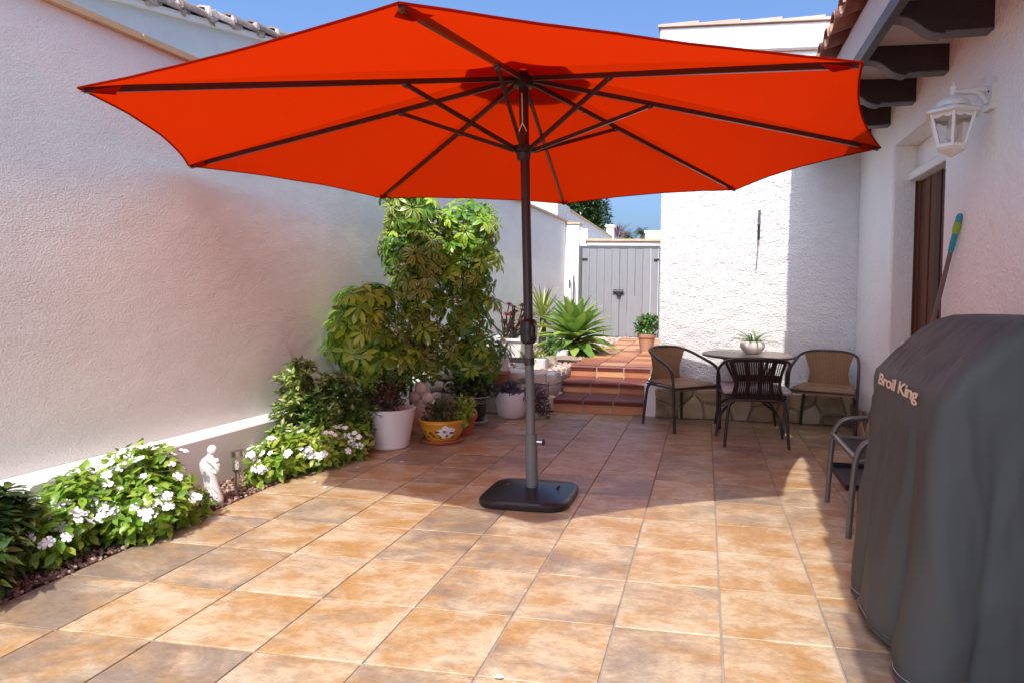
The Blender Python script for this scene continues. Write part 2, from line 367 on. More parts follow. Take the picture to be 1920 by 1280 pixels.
def inst(name, me, parent, loc, rot=(0, 0, 0), sc=1, quat=None):
    """a piece that shares its mesh; loc in world metres"""
    o = bpy.data.objects.new(name, me); COL.objects.link(o); o.parent = parent
    o.location = V(loc) - ORG.get(parent, V((0, 0, 0)))
    if quat: o.rotation_mode = 'QUATERNION'; o.rotation_quaternion = quat
    else: o.rotation_euler = rot
    o.scale = (sc, sc, sc) if not isinstance(sc, (tuple, list)) else sc
    ORG[o] = V(loc)
    return o
def smooth_path(pts, it=2):
    pts = [V(p) for p in pts]
    for _ in range(it):
        q = [pts[0]]
        for a, b in zip(pts, pts[1:]): q += [a*.75+b*.25, a*.25+b*.75]
        pts = q+[pts[-1]]
    return pts
rnd = random.uniform
def rdir():
    while True:
        d = V((rnd(-1, 1), rnd(-1, 1), rnd(-1, 1)))
        if .05 < d.length < 1: return d.normalized()
def polycells(x0, x1, y0, y1, nx, ny, jit, gap, seed):
    """irregular stone layout: clipped cells around jittered seeds"""
    rg = random.Random(seed); S = []
    for j in range(ny):
        for i in range(nx): S.append(((x0+(i+.5+(j % 2)*.4+rg.uniform(-jit, jit))*(x1-x0)/nx), y0+(j+.5+rg.uniform(-jit, jit))*(y1-y0)/ny))
    out = []
    for k, (cx, cy) in enumerate(S):
        poly = [(x0, y0), (x1, y0), (x1, y1), (x0, y1)]
        for m_, (ox, oy) in enumerate(S):
            if m_ == k: continue
            nx_, ny_ = ox-cx, oy-cy; L = math.hypot(nx_, ny_)
            if L < 1e-6: continue
            nx_ /= L; ny_ /= L; lim = L/2-gap/2; q = []
            for a, b in zip(poly, poly[1:]+poly[:1]):
                da = (a[0]-cx)*nx_+(a[1]-cy)*ny_-lim; db = (b[0]-cx)*nx_+(b[1]-cy)*ny_-lim
                if da <= 0: q.append(a)
                if da*db < 0: t = da/(da-db); q.append((a[0]+(b[0]-a[0])*t, a[1]+(b[1]-a[1])*t))
            poly = q
            if len(poly) < 3: break
        if len(poly) >= 3: out.append((poly, (cx, cy)))
    return out
def stone_piece(poly, c, axis, base, depth, sgn, rg):
    """one stone: polygon face pushed out along axis, with a rounded, chipped front"""
    mb = MB(); P = []
    for a, b in zip(poly, poly[1:]+poly[:1]):
        P += [a, ((a[0]+b[0])/2+rg.uniform(-.008, .008), (a[1]+b[1])/2+rg.uniform(-.008, .008))]
    n = len(P); rings = []
    cx = sum(p[0] for p in P)/n; cy = sum(p[1] for p in P)/n
    for (sc_, dd) in ((1, 0), (.985, .6), (.9, .92), (.55, 1.0)):
        rings.append([(cx+(p[0]-cx)*sc_, cy+(p[1]-cy)*sc_, base+sgn*depth*(dd+rg.uniform(-.06, .06)*(dd > .5))) for p in P])
    a1, a2 = [k for k in range(3) if k != axis]; vs = []
    for rg_ in rings:
        for p in rg_:
            t = [0, 0, 0]; t[a1] = p[0]; t[a2] = p[1]; t[axis] = p[2]; vs.append(t)
    fs = [(i*n+k, i*n+(k+1) % n, (i+1)*n+(k+1) % n, (i+1)*n+k) for i in range(3) for k in range(n)] + [tuple(3*n+k for k in range(n)), tuple(range(n-1, -1, -1))]
    mb.add(vs, fs); return mb

# ================================================================== SETTING
XR, YW = 1.36, 6.178                                  # house wall, wing wall
T, TX0, TY0 = .36667, .07788, 3.29648                 # patio tile pitch and one grid corner
def wallx(y): return -2.935 + .0365*(y-3.5)           # face of the long garden wall
g = MB(); g.add([(-600, -300, -.06), (600, -300, -.06), (600, 1200, -.06), (-600, 1200, -.06)], [(0, 1, 2, 3)])
obj('ground', g, 'earth', kind='structure')
XL = TX0-7*T                                           # left edge of the tiling
g = MB(); g.box((XL, -3, -.055), (XR+.3, YW+.02, -.006)); patio = obj('patio_floor', g, 'grout', kind='structure')
tm = {}
def tile_mesh(wd, dp):
    k = (round(wd, 3), round(dp, 3))
    if k not in tm:
        mb = MB().cbox((-wd/2, -dp/2, -.012), (wd/2, dp/2, 0), .0016); tm[k] = mb.mesh('tile'); tm[k].materials.append(M['tile'])
    return tm[k]
GAP = .0075
for i in range(-7, 4):
    for j in range(-10, 8):
        x0, x1 = TX0+i*T, min(TX0+(i+1)*T, XR+.012); y0, y1 = TY0+j*T, min(TY0+(j+1)*T, YW)
        if x1-x0 < .03 or y1-y0 < .03: continue
        t_ = inst('tile', tile_mesh(x1-x0-GAP, y1-y0-GAP), patio, ((x0+x1)/2, (y0+y1)/2, rnd(-.0008, .0008)), (rnd(-.0015, .0015), rnd(-.0015, .0015), rnd(-.0012, .0012)))
# flower bed: soil strip between tiles and wall plinth
g = MB(); xs = [XL-.004-.05*k for k in range(9)]; ys = [-3+.12*k for k in range(78)]
vs = [(x, y, -.018+.022*mnoise.noise(V((x*6, y*6, 1)))) for y in ys for x in xs]; nx = len(xs)
g.add(vs, [(r*nx+c, r*nx+c+1, (r+1)*nx+c+1, (r+1)*nx+c) for r in range(len(ys)-1) for c in range(nx-1)])
bed = obj('flower_bed', g, 'soil', smooth='all', kind='structure')
def pebbles(name, spots, parent, rmin, rmax, seed, mname='pebble'):
    rg = random.Random(seed); mb = MB(); mb.open = True
    base = MB().ball((0, 0, 0), 1, n=6)
    for (x, y, z) in spots:
        r = rg.uniform(rmin, rmax); q = Euler((rg.uniform(0, 6), rg.uniform(0, 6), rg.uniform(0, 6))).to_matrix(); s3 = V((rg.uniform(.7, 1.3), rg.uniform(.7, 1.2), rg.uniform(.5, .9)))
        mb.add([V((x, y, z))+q @ V((v.x*s3.x, v.y*s3.y, v.z*s3.z))*r for v in base.v], base.f)
    return obj(name, mb, mname, parent, kind='stuff')
rg = random.Random(3)
pebbles('gravel', [(rg.uniform(XL-.36, XL+.004), rg.uniform(1.3, 5.2), .004) for _ in range(6500)], None, .006, .012, 5, 'bed_pebble')['label'] = 'reddish brown gravel strewn along the flower bed by the wall'

# ---- steps and upper path
PX0, PX1 = -1.452, -.562
ZS = [.139, .256, .379]; YS = [YW-.012, 6.57, 6.959]; YE = 11.72
g = MB()
g.box((PX0+.004, YS[0]+.012, -.05), (PX1-.004, YS[1]+.012, ZS[0]-.012)); path = obj('path', g, 'mortar', kind='structure')
for k in (1, 2):
    g = MB().box((PX0+.004, YS[k]+.0135+.001*k, -.05), (PX1-.004, (YS[k+1] if k < 2 else YE)+.012, ZS[k]-.012)); obj('path_base', g, 'mortar', path)
PW = (PX1-PX0)/3
for k in range(3):
    y0 = YS[k]; z1 = ZS[k]; z0 = ZS[k-1] if k else 0.0; y1 = YS[k+1] if k < 2 else y0+.385
    for c in range(3):
        x0, x1 = PX0+c*PW+.0065, PX0+(c+1)*PW-.0065
        obj('riser_tile', MB().cbox((x0, y0+.002, z0+.004), (x1, y0+.014, z1-.052), .002), 'terracotta_path', path)
        # nosing with a double groove
        pr = [(y0+.014, z1-.050), (y0-.008, z1-.050), (y0-.010, z1-.038), (y0-.004, z1-.035), (y0-.004, z1-.031), (y0-.014, z1-.028), (y0-.018, z1-.014), (y0-.014, z1-.003), (y0-.006, z1), (y0+.09, z1), (y0+.09, z1-.012), (y0+.014, z1-.012)]
        obj('nosing_tile', MB().prism(pr, 0, x0, x1), 'nosing', path)
        obj('tread_tile', MB().cbox((x0, y0+.096, z1-.0125), (x1, y1-.006, z1), .002), 'terracotta_path' if k == 2 else 'nosing', path)
y = YS[2]+.392
while y < YE-.1:
    y2 = min(y+.29, YE)
    for c in range(3):
        x0, x1 = PX0+c*PW+.0065, PX0+(c+1)*PW-.0065
        obj('path_tile', MB().cbox((x0, y, ZS[2]-.0125), (x1, y2-.011, ZS[2]+rnd(-.001, .001)), .002), 'terracotta_path', path)
    y = y2
# raised garden ground beside the path
g = MB().box((-3.2, 6.30, -.05), (PX0-.10, 14.0, .352)); g.box((PX0-.0995, 7.0, -.05), (PX0, 14.0, .3515)); g.box((PX0+.001, YE, -.05), (-.45, 14.0, .353)); obj('raised_garden', g, 'soil', kind='structure')
g = MB().box((PX1+.002, YS[0]+.02, -.05), (-.425, YE, .30)); obj('path_edge', g, 'white_paint', kind='structure')
sp = [(rg.uniform(-2.75, PX0-.006), rg.uniform(6.4, 11.9), .36) for _ in range(6200)] + [(rg.uniform(-2.3, -.45), rg.uniform(YE+.02, 12.0), .36) for _ in range(900)]
pebbles('gravel', sp, None, .012, .026, 9)['label'] = 'pale pink gravel of the raised garden beside the path'

# ================================================================== WALLS AND HOUSE
# ---- long garden wall on the left
gw = thing('garden_wall', (-2.93, 3.5, 0), 'long white stuccoed garden wall with beige coping and low ledge', 'wall')
def wtop(y): return 2.432 + .0095*(y-3.3)
ys = [-3+.5*k for k in range(31)]; Y1 = 12.0; ys = [q for q in ys if q < Y1]+[Y1]
mb = MB()
for q in ys:
    x = wallx(q); zt = wtop(q); mb.v += [V((x, q, -.05)), V((x, q, zt)), V((x-.22, q, zt)), V((x-.22, q, -.05))]
for k in range(len(ys)-1):
    a = 4*k; mb.f += [(a, a+1, a+5, a+4), (a+1, a+2, a+6, a+5), (a+2, a+3, a+7, a+6)]
mb.f += [(0, 1, 2, 3), tuple(len(mb.v)-4+k for k in (3, 2, 1, 0))]
obj('wall_body', mb, 'stucco_smooth', gw)
for k in range(15):
    y0, y1 = -3+k*1.0+.004, min(-3+(k+1)*1.0-.004, Y1)
    P = []
    for q in (y0, y1):
        x = wallx(q); z = wtop(q)+.002; P += [(x+.035, q, z), (x+.035, q, z+.032), (x-.25, q, z+.036), (x-.25, q, z)]
    obj('coping_slab', MB().add(P, [(0,1,2,3),(4,7,6,5),(0,4,5,1),(1,5,6,2),(2,6,7,3),(3,7,4,0)]), 'beige_coping', gw)
mb = MB(); P = []
for q in (-3, 6.3):
    x = wallx(q); P += [(x+.002, q, -.05), (x+.13, q, -.05), (x+.125, q, .285), (x+.115, q, .297), (x+.002, q, .31)]
mb.add(P, [(0,1,2,3,4), (9,8,7,6,5), (0,5,6,1), (1,6,7,2), (2,7,8,3), (3,8,9,4), (4,9,5,0)])
obj('ledge', mb, 'white_paint', gw)

# ---- neighbour's house over the wall, gable with lumpy tiled verge
nh = thing('neighbour_house', (-4.3, 4.5, 0), 'pale grey neighbouring house gable with weathered tiled verge above the garden wall', 'house')
gx = -4.30
def vz(y): return 3.31+.205*(y-4.38)
poly = [(2.2, -.05), (9.5, -.05), (9.5, 3.0), (8.2, vz(8.2)), (2.2, vz(2.2))]
obj('gable_wall', MB().prism(poly, 0, gx-2.5, gx), 'house_grey', nh)
obj('verge_moulding', MB().bar((gx+.02, 2.2, vz(2.2)-.02), (gx+.02, 8.2, vz(8.2)-.02), .07, .045), 'white_paint', nh)
y = 2.3; k = 0
while y < 8.1:
    vt = MB(); n = 9; a0 = V((gx+.05, y, vz(y)+.02)); a1 = V((gx+.05, y+.40, vz(y+.40)-.015))
    for (p, rr) in ((a0, .085), (a1, .068)):
        for q in range(n):
            a = PI*q/(n-1)*1.1-.15; vt.v.append(p+V((math.cos(a)*rr*1.3-.06, 0, math.sin(a)*rr+.02)))
        for q in range(n):
            a = PI*q/(n-1)*1.1-.15; vt.v.append(p+V((math.cos(a)*(rr-.015)*1.3-.06, 0, math.sin(a)*(rr-.015)+.02)))
    for q in range(n-1):
        vt.f += [(q, q+1, 2*n+q+1, 2*n+q), (n+q, 3*n+q, 3*n+q+1, n+q+1), (q, n+q, n+q+1, q+1), (2*n+q, 2*n+q+1, 3*n+q+1, 3*n+q)]
    vt.f += [(0, 2*n, 3*n, n), (n-1, 2*n-1, 4*n-1, 3*n-1)]
    obj('roof_tile', vt, 'old_tile', nh, smooth=True)
    obj('mortar_lump', MB().ball((gx+.055, y+.03, vz(y)+.035), .058, n=10, sq=(.6, 1.1, .9), rough=1.1, seed=k), 'lump_mortar', nh, smooth='all')
    y += .3; k += 1

# ---- the house: side wall with door opening, eave, and the wing that closes the patio
hs = thing('house', (XR, 4.0, 0), 'white stuccoed house with timber corbels under its tiled eave and a sunlit wing', 'house')
DY0, DY1, DZ = 4.05, 5.11, 2.29
mb = MB(); xo = XR+.30
def rquad(mb, y0, y1, z0, z1, x): mb.add([(x, y0, z0), (x, y1, z0), (x, y1, z1), (x, y0, z1)], [(0, 3, 2, 1)])
# wall as three blocks round the opening, edges softly rounded by a chamfer
mb.cbox((XR, -3, -.05), (xo, DY0, 2.66), .012)
obj('side_wall', mb, 'stucco_mid', hs)
obj('side_wall', MB().cbox((XR, DY1, -.05), (xo, YW, 2.66), .012), 'stucco_mid', hs)
obj('side_wall', MB().box((XR+.0015, DY0-.01, DZ), (xo-.001, DY1+.01, 2.659)), 'stucco_mid', hs)
wl, wr = -.435, 2.6
obj('wing_wall', MB().cbox((wl, YW, -.05), (wr, 11.4, 3.335), .012), 'stucco_rough', hs)
obj('wing_moulding', MB().cbox((wl-.02, YW-.03, 3.337), (wr, 11.42, 3.395), .01), 'white_paint', hs)
obj('wing_parapet', MB().cbox((wl-.035, YW-.075, 3.397), (wr, 11.44, 3.635), .012), 'white_paint', hs)
x = wl-.05; k = 0
while x < 2.4:
    q = MB(); z = 3.637
    q.add([(x, YW-.10, z), (x+.37, YW-.10, z+.0), (x+.37, YW-.10, z+.042), (x, YW-.10, z+.022), (x, YW+.3, z), (x+.37, YW+.3, z), (x+.37, YW+.3, z+.042), (x, YW+.3, z+.022)],
          [(0,1,2,3),(7,6,5,4),(0,4,5,1),(1,5,6,2),(2,6,7,3),(3,7,4,0)])
    obj('verge_tile', q, 'pale_tile', hs); x += .372; k += 1
# stone plinth of the wing and side wall
rg = random.Random(21)
pl = obj('stone_plinth', MB().box((wl-.012, YW-.028, -.05), (XR+.05, YW+.05, .262)), 'mortar', hs)
for poly, c in polycells(wl-.015, XR, .004, .275, 7, 2, .42, .012, 4): obj('stone', stone_piece(poly, c, 1, YW-.026, .042, -1, rg), 'stone', pl)
pl2 = obj('stone_plinth', MB().box((XR-.02, DY1+.02, -.05), (XR+.05, YW-.03, .21)), 'mortar', hs)
for poly, c in polycells(DY1+.02, YW-.07, .004, .22, 4, 2, .3, .012, 8): obj('stone', stone_piece(poly, c, 0, XR-.018, .03, -1, rg), 'stone', pl2)
# eave: soffit, fascia board, plaster frieze, corbels, roof tiles
obj('soffit', MB().box((.915, -3, 2.632), (XR+.29, YW-.002, 2.655)), 'soffit', hs)
fb = obj('fascia_board', MB().prism([(.872, 2.545), (.905, 2.535), (.912, 2.628), (.872, 2.628)], 1, -3, YW-.08), 'dark_wood', hs)
obj('fascia_trim', MB().box((.862, -3, 2.54), (.8705, YW-.081, 2.612)), 'grey_edge_wood', fb)
fr = [(.915, 2.6571), (.872, 2.63), (.874, 2.72), (.868, 2.80), (.872, 2.835), (1.1, 2.91), (1.66, 2.91), (1.66, 2.6571)]
obj('frieze', MB().prism(fr, 1, -3, YW-.09), 'soffit', hs)
cp = [(1.365, 2.484), (1.365, 2.629), (.914, 2.629), (.914, 2.560), (.945, 2.555), (.975, 2.545), (1.01, 2.522), (1.045, 2.493), (1.08, 2.475), (1.12, 2.466), (1.135, 2.468), (1.137, 2.478), (1.15, 2.478)]
ct = cp[3:]+[cp[0]]
for k in range(-6, 5):
    yc = 3.441+k*.5965
    if yc > YW-.2: break
    c_ = obj('corbel', MB().prism([(px, pz) for px, pz in cp], 1, yc-.0, yc+.085), 'dark_wood', hs)
    # grey strip along the lower edge
    st = MB(); P = [(px, pz-.0035) for px, pz in ct]; n = len(P); vs = [(px, yy, pz) for yy in (yc-.001, yc+.087) for px, pz in P] + [(px, yy, pz-.008) for yy in (yc-.001, yc+.087) for px, pz in P]
    fs = []
    for q in range(n-1):
        fs += [(q, q+1, 2*n+q+1, 2*n+q), (n+q, 3*n+q, 3*n+q+1, n+q+1), (2*n+q, 2*n+q+1, 3*n+q+1, 3*n+q), (q, n+q, n+q+1, q+1)]
    fs += [(0, 2*n, 3*n, n), (n-1, 2*n-1, 4*n-1, 3*n-1)]
    st.add(vs, fs); obj('edge_strip', st, 'grey_edge_wood', c_)
rf = obj('roof_slope', MB().prism([(.90, 2.905), (2.6, 3.45), (2.6, 3.40), (.93, 2.868)], 1, -3, YW-.11), 'old_tile', hs)
def barrel(r0, r1, length, up_, th=.012, n=9):
    mb = MB(); sl_ = .31
    for (x, r) in ((0, r0), (length, r1)):
        for rr in (r, r-th):
            for q in range(n):
                a = PI*q/(n-1); mb.v.append(V((x, math.cos(a)*rr, x*sl_+(math.sin(a)*rr if up_ else -math.sin(a)*rr*.8+.02))))
    for q in range(n-1): mb.f += [(q, q+1, 2*n+q+1, 2*n+q), (n+q, 3*n+q, 3*n+q+1, n+q+1), (q, n+q, n+q+1, q+1), (2*n+q, 2*n+q+1, 3*n+q+1, 3*n+q)]
    mb.f += [(0, 2*n, 3*n, n), (n-1, 2*n-1, 4*n-1, 3*n-1)]
    me = mb.mesh('roof_tile', True); me.materials.append(M['roof_tile']); return me
cov, pan = barrel(.085, .070, .46, True, th=.016), barrel(.118, .100, .46, False, th=.022)
y = 3.965-.26*23
while y < YW-.25:
    for row in range(3):
        sh_ = -min(.24, max(0, 2.25-y)*.083)  # eave flared out of view, shaped to throw shadow along the grill
        inst('roof_tile', pan, rf, (.765+sh_+row*.40+rnd(-.008, .008), y+.12, 2.912+row*.128), (0, rnd(-.02, .02), rnd(-.02, .02)))
        inst('roof_tile', cov, rf, (.785+sh_+row*.40+rnd(-.008, .008), y-.01, 2.935+row*.128), (0, rnd(-.02, .02), rnd(-.02, .02)))
    y += .26
# roller-shutter slot, door frame and door
obj('door_reveal', MB().box((XR+.252, DY0-.004, -.05), (XR+.298, DY1+.004, DZ+.004)), 'white_paint', hs)
dr = obj('door', MB().cbox((XR+.188, DY0+.03, .012), (XR+.245, DY1-.016, 2.02), .003), 'door_wood', hs)
for k, (y0, y1) in enumerate(((5.03, 5.085), (4.93, 5.018), (4.82, 4.922), (4.71, 4.812), (4.60, 4.702), (4.49, 4.592), (4.38, 4.482), (4.27, 4.372), (4.10, 4.262))):
    obj('plank', MB().cbox((XR+.165+.006*(k % 2), y0, .02), (XR+.189, y1, 2.012), .004), 'door_wood', dr)
obj('door_frame', MB().box((XR+.155, DY1-.0155, .0), (XR+.251, DY1+.002, 2.05)), 'door_wood', hs)
obj('shutter_box', MB().cbox((XR+.10, DY0+.002, 2.025), (XR+.251, DY1-.002, 2.085), .006), 'white_paint', hs)
obj('shutter_box', MB().cbox((XR+.16, DY0+.003, 2.086), (XR+.2515, DY1-.003, DZ-.001), .006), 'white_paint', hs)

# ---- gate, its lintel wall and pillar
gl = thing('gate_surround', (-2.5, 12.0, .35), 'white rendered pillar and lintel with beige caps framing the garden gate', 'wall')
obj('pillar', MB().cbox((-2.63, 11.95, .3), (-2.365, 12.25, 2.46), .008), 'white_paint', gl)
obj('pillar_cap', MB().cbox((-2.645, 11.93, 2.462), (-2.35, 12.27, 2.50), .005), 'beige_coping', gl)
obj('pillar_fin', MB().cbox((-2.3645, 12.05, .3), (-2.225, 12.2, 2.40), .006), 'white_paint', gl)
obj('lintel', MB().cbox((-2.224, 12.04, 2.075), (-.2, 12.2, 2.155), .006), 'white_paint', gl)
obj('lintel_cap', MB().cbox((-2.26, 12.0, 2.157), (-.2, 12.23, 2.20), .005), 'beige_coping', gl)
obj('side_pier', MB().cbox((-.815, 12.045, .3), (-.2, 12.19, 2.073), .006), 'white_paint', gl)
gt = thing('garden_gate', (-1.57, 12.0, .38), 'grey vertical-plank double garden gate with a black slide bolt', 'gate')
fr_ = obj('gate_frame', MB().box((-2.362, 11.985, .36), (-2.315, 12.03, 2.07)).box((-.865, 11.985, .36), (-.818, 12.03, 2.07)).box((-2.3145, 11.986, 2.025), (-.8655, 12.031, 2.069)), 'gate_frame', gt)
x0 = -2.31
for k in range(10):
    wd = .1438; xa = x0+k*wd; gap = .0035
    obj('plank', MB().cbox((xa+gap, 11.99+.004*(k % 2), .385), (xa+wd-.002, 12.012+.004*(k % 2), 2.022), .004), 'gate_grey', gt)
obj('gap_backing', MB().box((-1.62, 12.02, .40), (-1.56, 12.04, 2.02)), 'gate_frame', gt)  # dark backing added so no sunlight shows through the middle gap
lt_ = obj('slide_bolt', MB().cbox((-1.70, 11.955, 1.185), (-1.51, 11.989, 1.255), .004), 'black_metal', gt)
obj('bolt_bar', MB().tube([(-1.715, 11.945, 1.225), (-1.50, 11.945, 1.225)], .012, 8), 'black_metal', lt_)
obj('padlock', MB().cbox((-1.64, 11.935, 1.135), (-1.555, 11.96, 1.205), .008), 'black_metal', lt_)
obj('bolt_keeper', MB().cbox((-1.615, 11.938, 1.215), (-1.575, 11.9545, 1.235), .003), 'steel', lt_)
for hx in (-2.30, -.955):
    for hz in (.62, 1.80): obj('hinge', MB().cbox((hx, 11.972, hz), (hx+.10, 11.9885, hz+.035), .003), 'black_metal', gt)
obj('gate_sill', MB().box((-2.36, 11.96, .34), (-.82, 12.03, .3835)), 'gate_frame', gt)

# ---- beyond the gate
nw = thing('stepped_wall', (-3.0, 16, 0), 'weathered white boundary wall with pale coping running uphill beyond the gate', 'wall')
obj('wall_body', MB().box((-3.45, 12.3, -.05), (-3.12, 21.2, 3.06)), 'hedge_wall', nw)
obj('wall_coping', MB().box((-3.47, 12.29, 3.062), (-3.09, 21.3, 3.105)), 'beige_coping', nw)
obj('wall_block', MB().box((-3.2, 12.28, -.05), (-2.86, 13.4, 2.98)), 'hedge_wall', nw)
obj('wall_base', MB().box((-3.118, 13.5, -.05), (-2.95, 20.9, 2.62)), 'hedge_wall', nw)
obj('wall_pier', MB().cbox((-3.30, 21.31, -.05), (-3.06, 21.6, 3.40), .02), 'white_paint', nw)
obj('pier_cap', MB().cbox((-3.35, 21.26, 3.402), (-3.01, 21.65, 3.48), .03), 'white_paint', nw)
def foliage(blobs, n, L, W, seed, shell=.5, upb=.5, seg=2, per=1, fold=.3, droop=.3, wide=.5, lvar=.3, ylim=None):
    """leaves spread through a set of ellipsoids, most near the outside, pointing outwards"""
    rg = random.Random(seed); mb = MB(); mb.open = True; wts = [b[1][0]*b[1][1]*b[1][2] for b in blobs]
    for _ in range(n):
        c, r = rg.choices(blobs, wts)[0]
        while True:
            d = V((rg.uniform(-1, 1), rg.uniform(-1, 1), rg.uniform(-1, 1)))
            if .05 < d.length < 1: d.normalize(); break
        rad = rg.random()**shell; p = V(c)+V((d.x*r[0], d.y*r[1], d.z*r[2]))*rad
        if ylim and not ylim(p): continue
        ax = (d+V((0, 0, upb))).normalized(); o = ax.orthogonal().normalized(); a0 = rg.uniform(0, 6.28)
        for k in range(per):
            a = a0+2*PI*k/per
            dr = (Matrix.Rotation(a, 3, ax) @ o)*(.9 if per > 1 else rg.uniform(.2, 1))+ax*rg.uniform(.25, .7)+V((rg.uniform(-.2, .2),)*3)
            l = L*rg.uniform(1-lvar, 1+lvar); mb.leaf(p, dr, ax+V((0, 0, .3)), l, W*l/L, seg, fold, droop, wide)
    return mb
cy = thing('cypress_hedge', (-4.1, 23, 0), 'dense dark green clipped cypress behind the boundary wall', 'hedge')
obj('trunk', MB().tube([(-4.0, 23, 0), (-4.0, 23, 3)], .15, 8), 'bark', cy)
obj('crown', foliage([((-4.6, 23, 3.2), (.9, .8, 2.2)), ((-3.95, 22.9, 3.2), (.6, .7, 2.1)), ((-5.3, 23.4, 3.2), (.9, .9, 2.3)), ((-4.35, 22.7, 3.6), (.7, .5, 1.6))], 26000, .17, .06, 11, shell=.28, upb=1.5), 'cypress_leaf', cy, kind='stuff')
for k, (px, py, ph, sc_, lb) in enumerate(((-4.12, 42, 5.25, .85, 'palm tree with a full feathery crown far beyond the gate'), (-5.49, 45, 5.35, .9, 'palm tree with sparse fronds far beyond the gate, next to a red cordyline'))):
    pt = thing('palm_tree', (px, py, 0), lb, 'palm', 'palms beyond the gate')
    obj('trunk', MB().tube([(px, py, 0), (px, py, ph)], [.2, .13], 8), 'bark', pt)
    mb = MB(); mb.open = True; rgp = random.Random(30+k)
    for q in range(26):
        a = rgp.uniform(0, 6.28); e = rgp.uniform(-.3, 1.2); d = V((math.cos(a)*math.cos(e), math.sin(a)*math.cos(e), math.sin(e)))
        L = rgp.uniform(.8, 1.15)*sc_; sd = d.cross(V((0, 0, 1))).normalized()
        for t in range(1, 12):
            f_ = t/12; p = V((px, py, ph))+d*L*f_-V((0, 0, .55*L*f_*f_))
            for sg in (-1, 1): mb.leaf(p, d*.6+sd*sg-V((0, 0, .25)), (0, 0, 1), .30*sc_*(1-.5*f_), .05, 2)
    obj('crown', mb, 'palm_leaf', pt, kind='stuff')
co = thing('cordyline', (-4.05, 30, 2.6), 'spiky red leaved cordyline showing above the gate lintel', 'plant')
mb = MB(); mb.open = True
for q in range(46):
    a = rnd(0, 6.28); e = rnd(.1, 1.4); mb.leaf((-4.05+.12*math.cos(a), 30, 3.75+rnd(0, .3)), (math.cos(a)*math.cos(e), math.sin(a)*math.cos(e), math.sin(e)), (0, 0, 1), rnd(.5, 1.0), .05, 3)
obj('leaves', mb, 'aeonium_leaf', co); obj('stem', MB().tube([(-4.05, 30, 0), (-4.05, 30, 3.8)], .05, 8), 'bark', co)
fh = thing('far_house', (-1.5, 34, 0), 'low white flat-roofed house just visible above the gate lintel', 'house')
obj('walls', MB().cbox((-3.2, 34, -.05), (4.2, 40, 4.42), .03), 'white_paint', fh); obj('roof_slab', MB().cbox((-3.25, 33.95, 4.422), (4.4, 40.2, 4.58), .03), 'white_paint', fh)
obj('window', MB().box((-.9, 33.97, 2.2), (.2, 33.999, 3.4)), 'glass_dark', fh)

# ================================================================== UMBRELLA
PB = V((-.932, 3.475, 0)); HUB = V((-1.013, 3.475, 2.324)); RUN = V((-1.005, 3.475, 1.932))
um = thing('umbrella', PB, 'large orange octagonal parasol opened over the patio, on a black base', 'umbrella')
zc, R8, a8 = 1.7188*1.1, 1.7395*1.1, 4.034
CN = []
for i in range(8):
    th = a8-i*PI/4; dx, dy = R8*math.cos(th), R8*math.sin(th)
    CN.append(V((-.99242+dx, 3.47468+dy, zc+dx*.0314+dy*.0118)))
APX = HUB+V((0, 0, .055))
def cpt(i, u, v, off=0):
    a, b = CN[i]+V((0, 0, .006)), CN[(i+1) % 8]+V((0, 0, .006))
    e = a.lerp(b, v); e = e + (APX-e)*(.115*v*(1-v))
    p = APX.lerp(e, u); s_ = 4*v*(1-v)*u
    p.z += -.022*s_*(1-u)*4*.6 + .016*math.sin(PI*u) + off
    p.z += .0035*mnoise.noise(p*5)*u
    return p
for i in range(8):
    mb = MB(); mb.open = True; nu, nv = 14, 10
    for a in range(nu+1):
        for b in range(nv+1): mb.v.append(cpt(i, max(a/nu, .01), b/nv))
    for a in range(nu):
        for b in range(nv): q = a*(nv+1)+b; mb.f.append((q, q+1, q+nv+2, q+nv+1))
    pn = obj('canopy_panel', mb, 'canopy', um, smooth='all')
    obj('hem', MB().tube([cpt(i, 1, b/12) for b in range(13)], .0042, 6), 'canopy', pn, smooth=True)
    # rib, strut, joint
    tip = CN[i]; d = (tip-HUB).normalized()
    rb = obj('rib', MB().bar(HUB+d*.05, tip-d*.015, .016, .024), 'pole_brown', um)
    jt = HUB.lerp(tip, .36)-V((0, 0, .012)); d2 = jt-RUN; hz = V((d2.x, d2.y, 0)).normalized()
    obj('strut', MB().bar(RUN+hz*.05, jt, .015, .02), 'pole_brown', um)
    jn = obj('joint', MB().ball(jt, .018, 8), 'black_metal', um, smooth=True)
    obj('rivet', MB().ball(jt+V((0, 0, -.006))-hz*.012, .009, 6), 'steel', jn)
    tp = MB(); tp.open = True
    nI = cpt(i, .955, .045); nJ = cpt((i-1) % 8, .955, .955); nM = tip+(HUB-tip)*.055
    tp.add([tip+V((0, 0, -.008)), nI+V((0, 0, -.010)), nM+V((0, 0, -.022)), nJ+V((0, 0, -.010))], [(0, 1, 2), (0, 2, 3)])
    obj('tip_pocket', tp, 'canopy', um)
vm = MB(); vm.open = True
for i in range(8):
    for rr, dz in ((.02, .075), (.19, .038)):
        p = APX.lerp(CN[i], rr); vm.v.append(V((p.x, p.y, p.z+dz)))
for i in range(8):
    a, b = 2*i, 2*((i+1) % 8); vm.f.append((a, a+1, b+1, b))
obj('vent_flap', vm, 'canopy', um)
obj('finial', MB().lathe([(.02, 0), (.028, .02), (.03, .05), (.018, .08), (.004, .095)], 14, APX+V((0, 0, .01))), 'pole_brown', um, smooth=True)
def pol(z):
    t = (z-.1)/(2.324-.1); return V((PB.x+(HUB.x-PB.x)*t, 3.475, z))
obj('pole_upper', MB().tube([pol(.99), pol(2.36)], .026, 16), 'pole_brown', um, smooth=True)
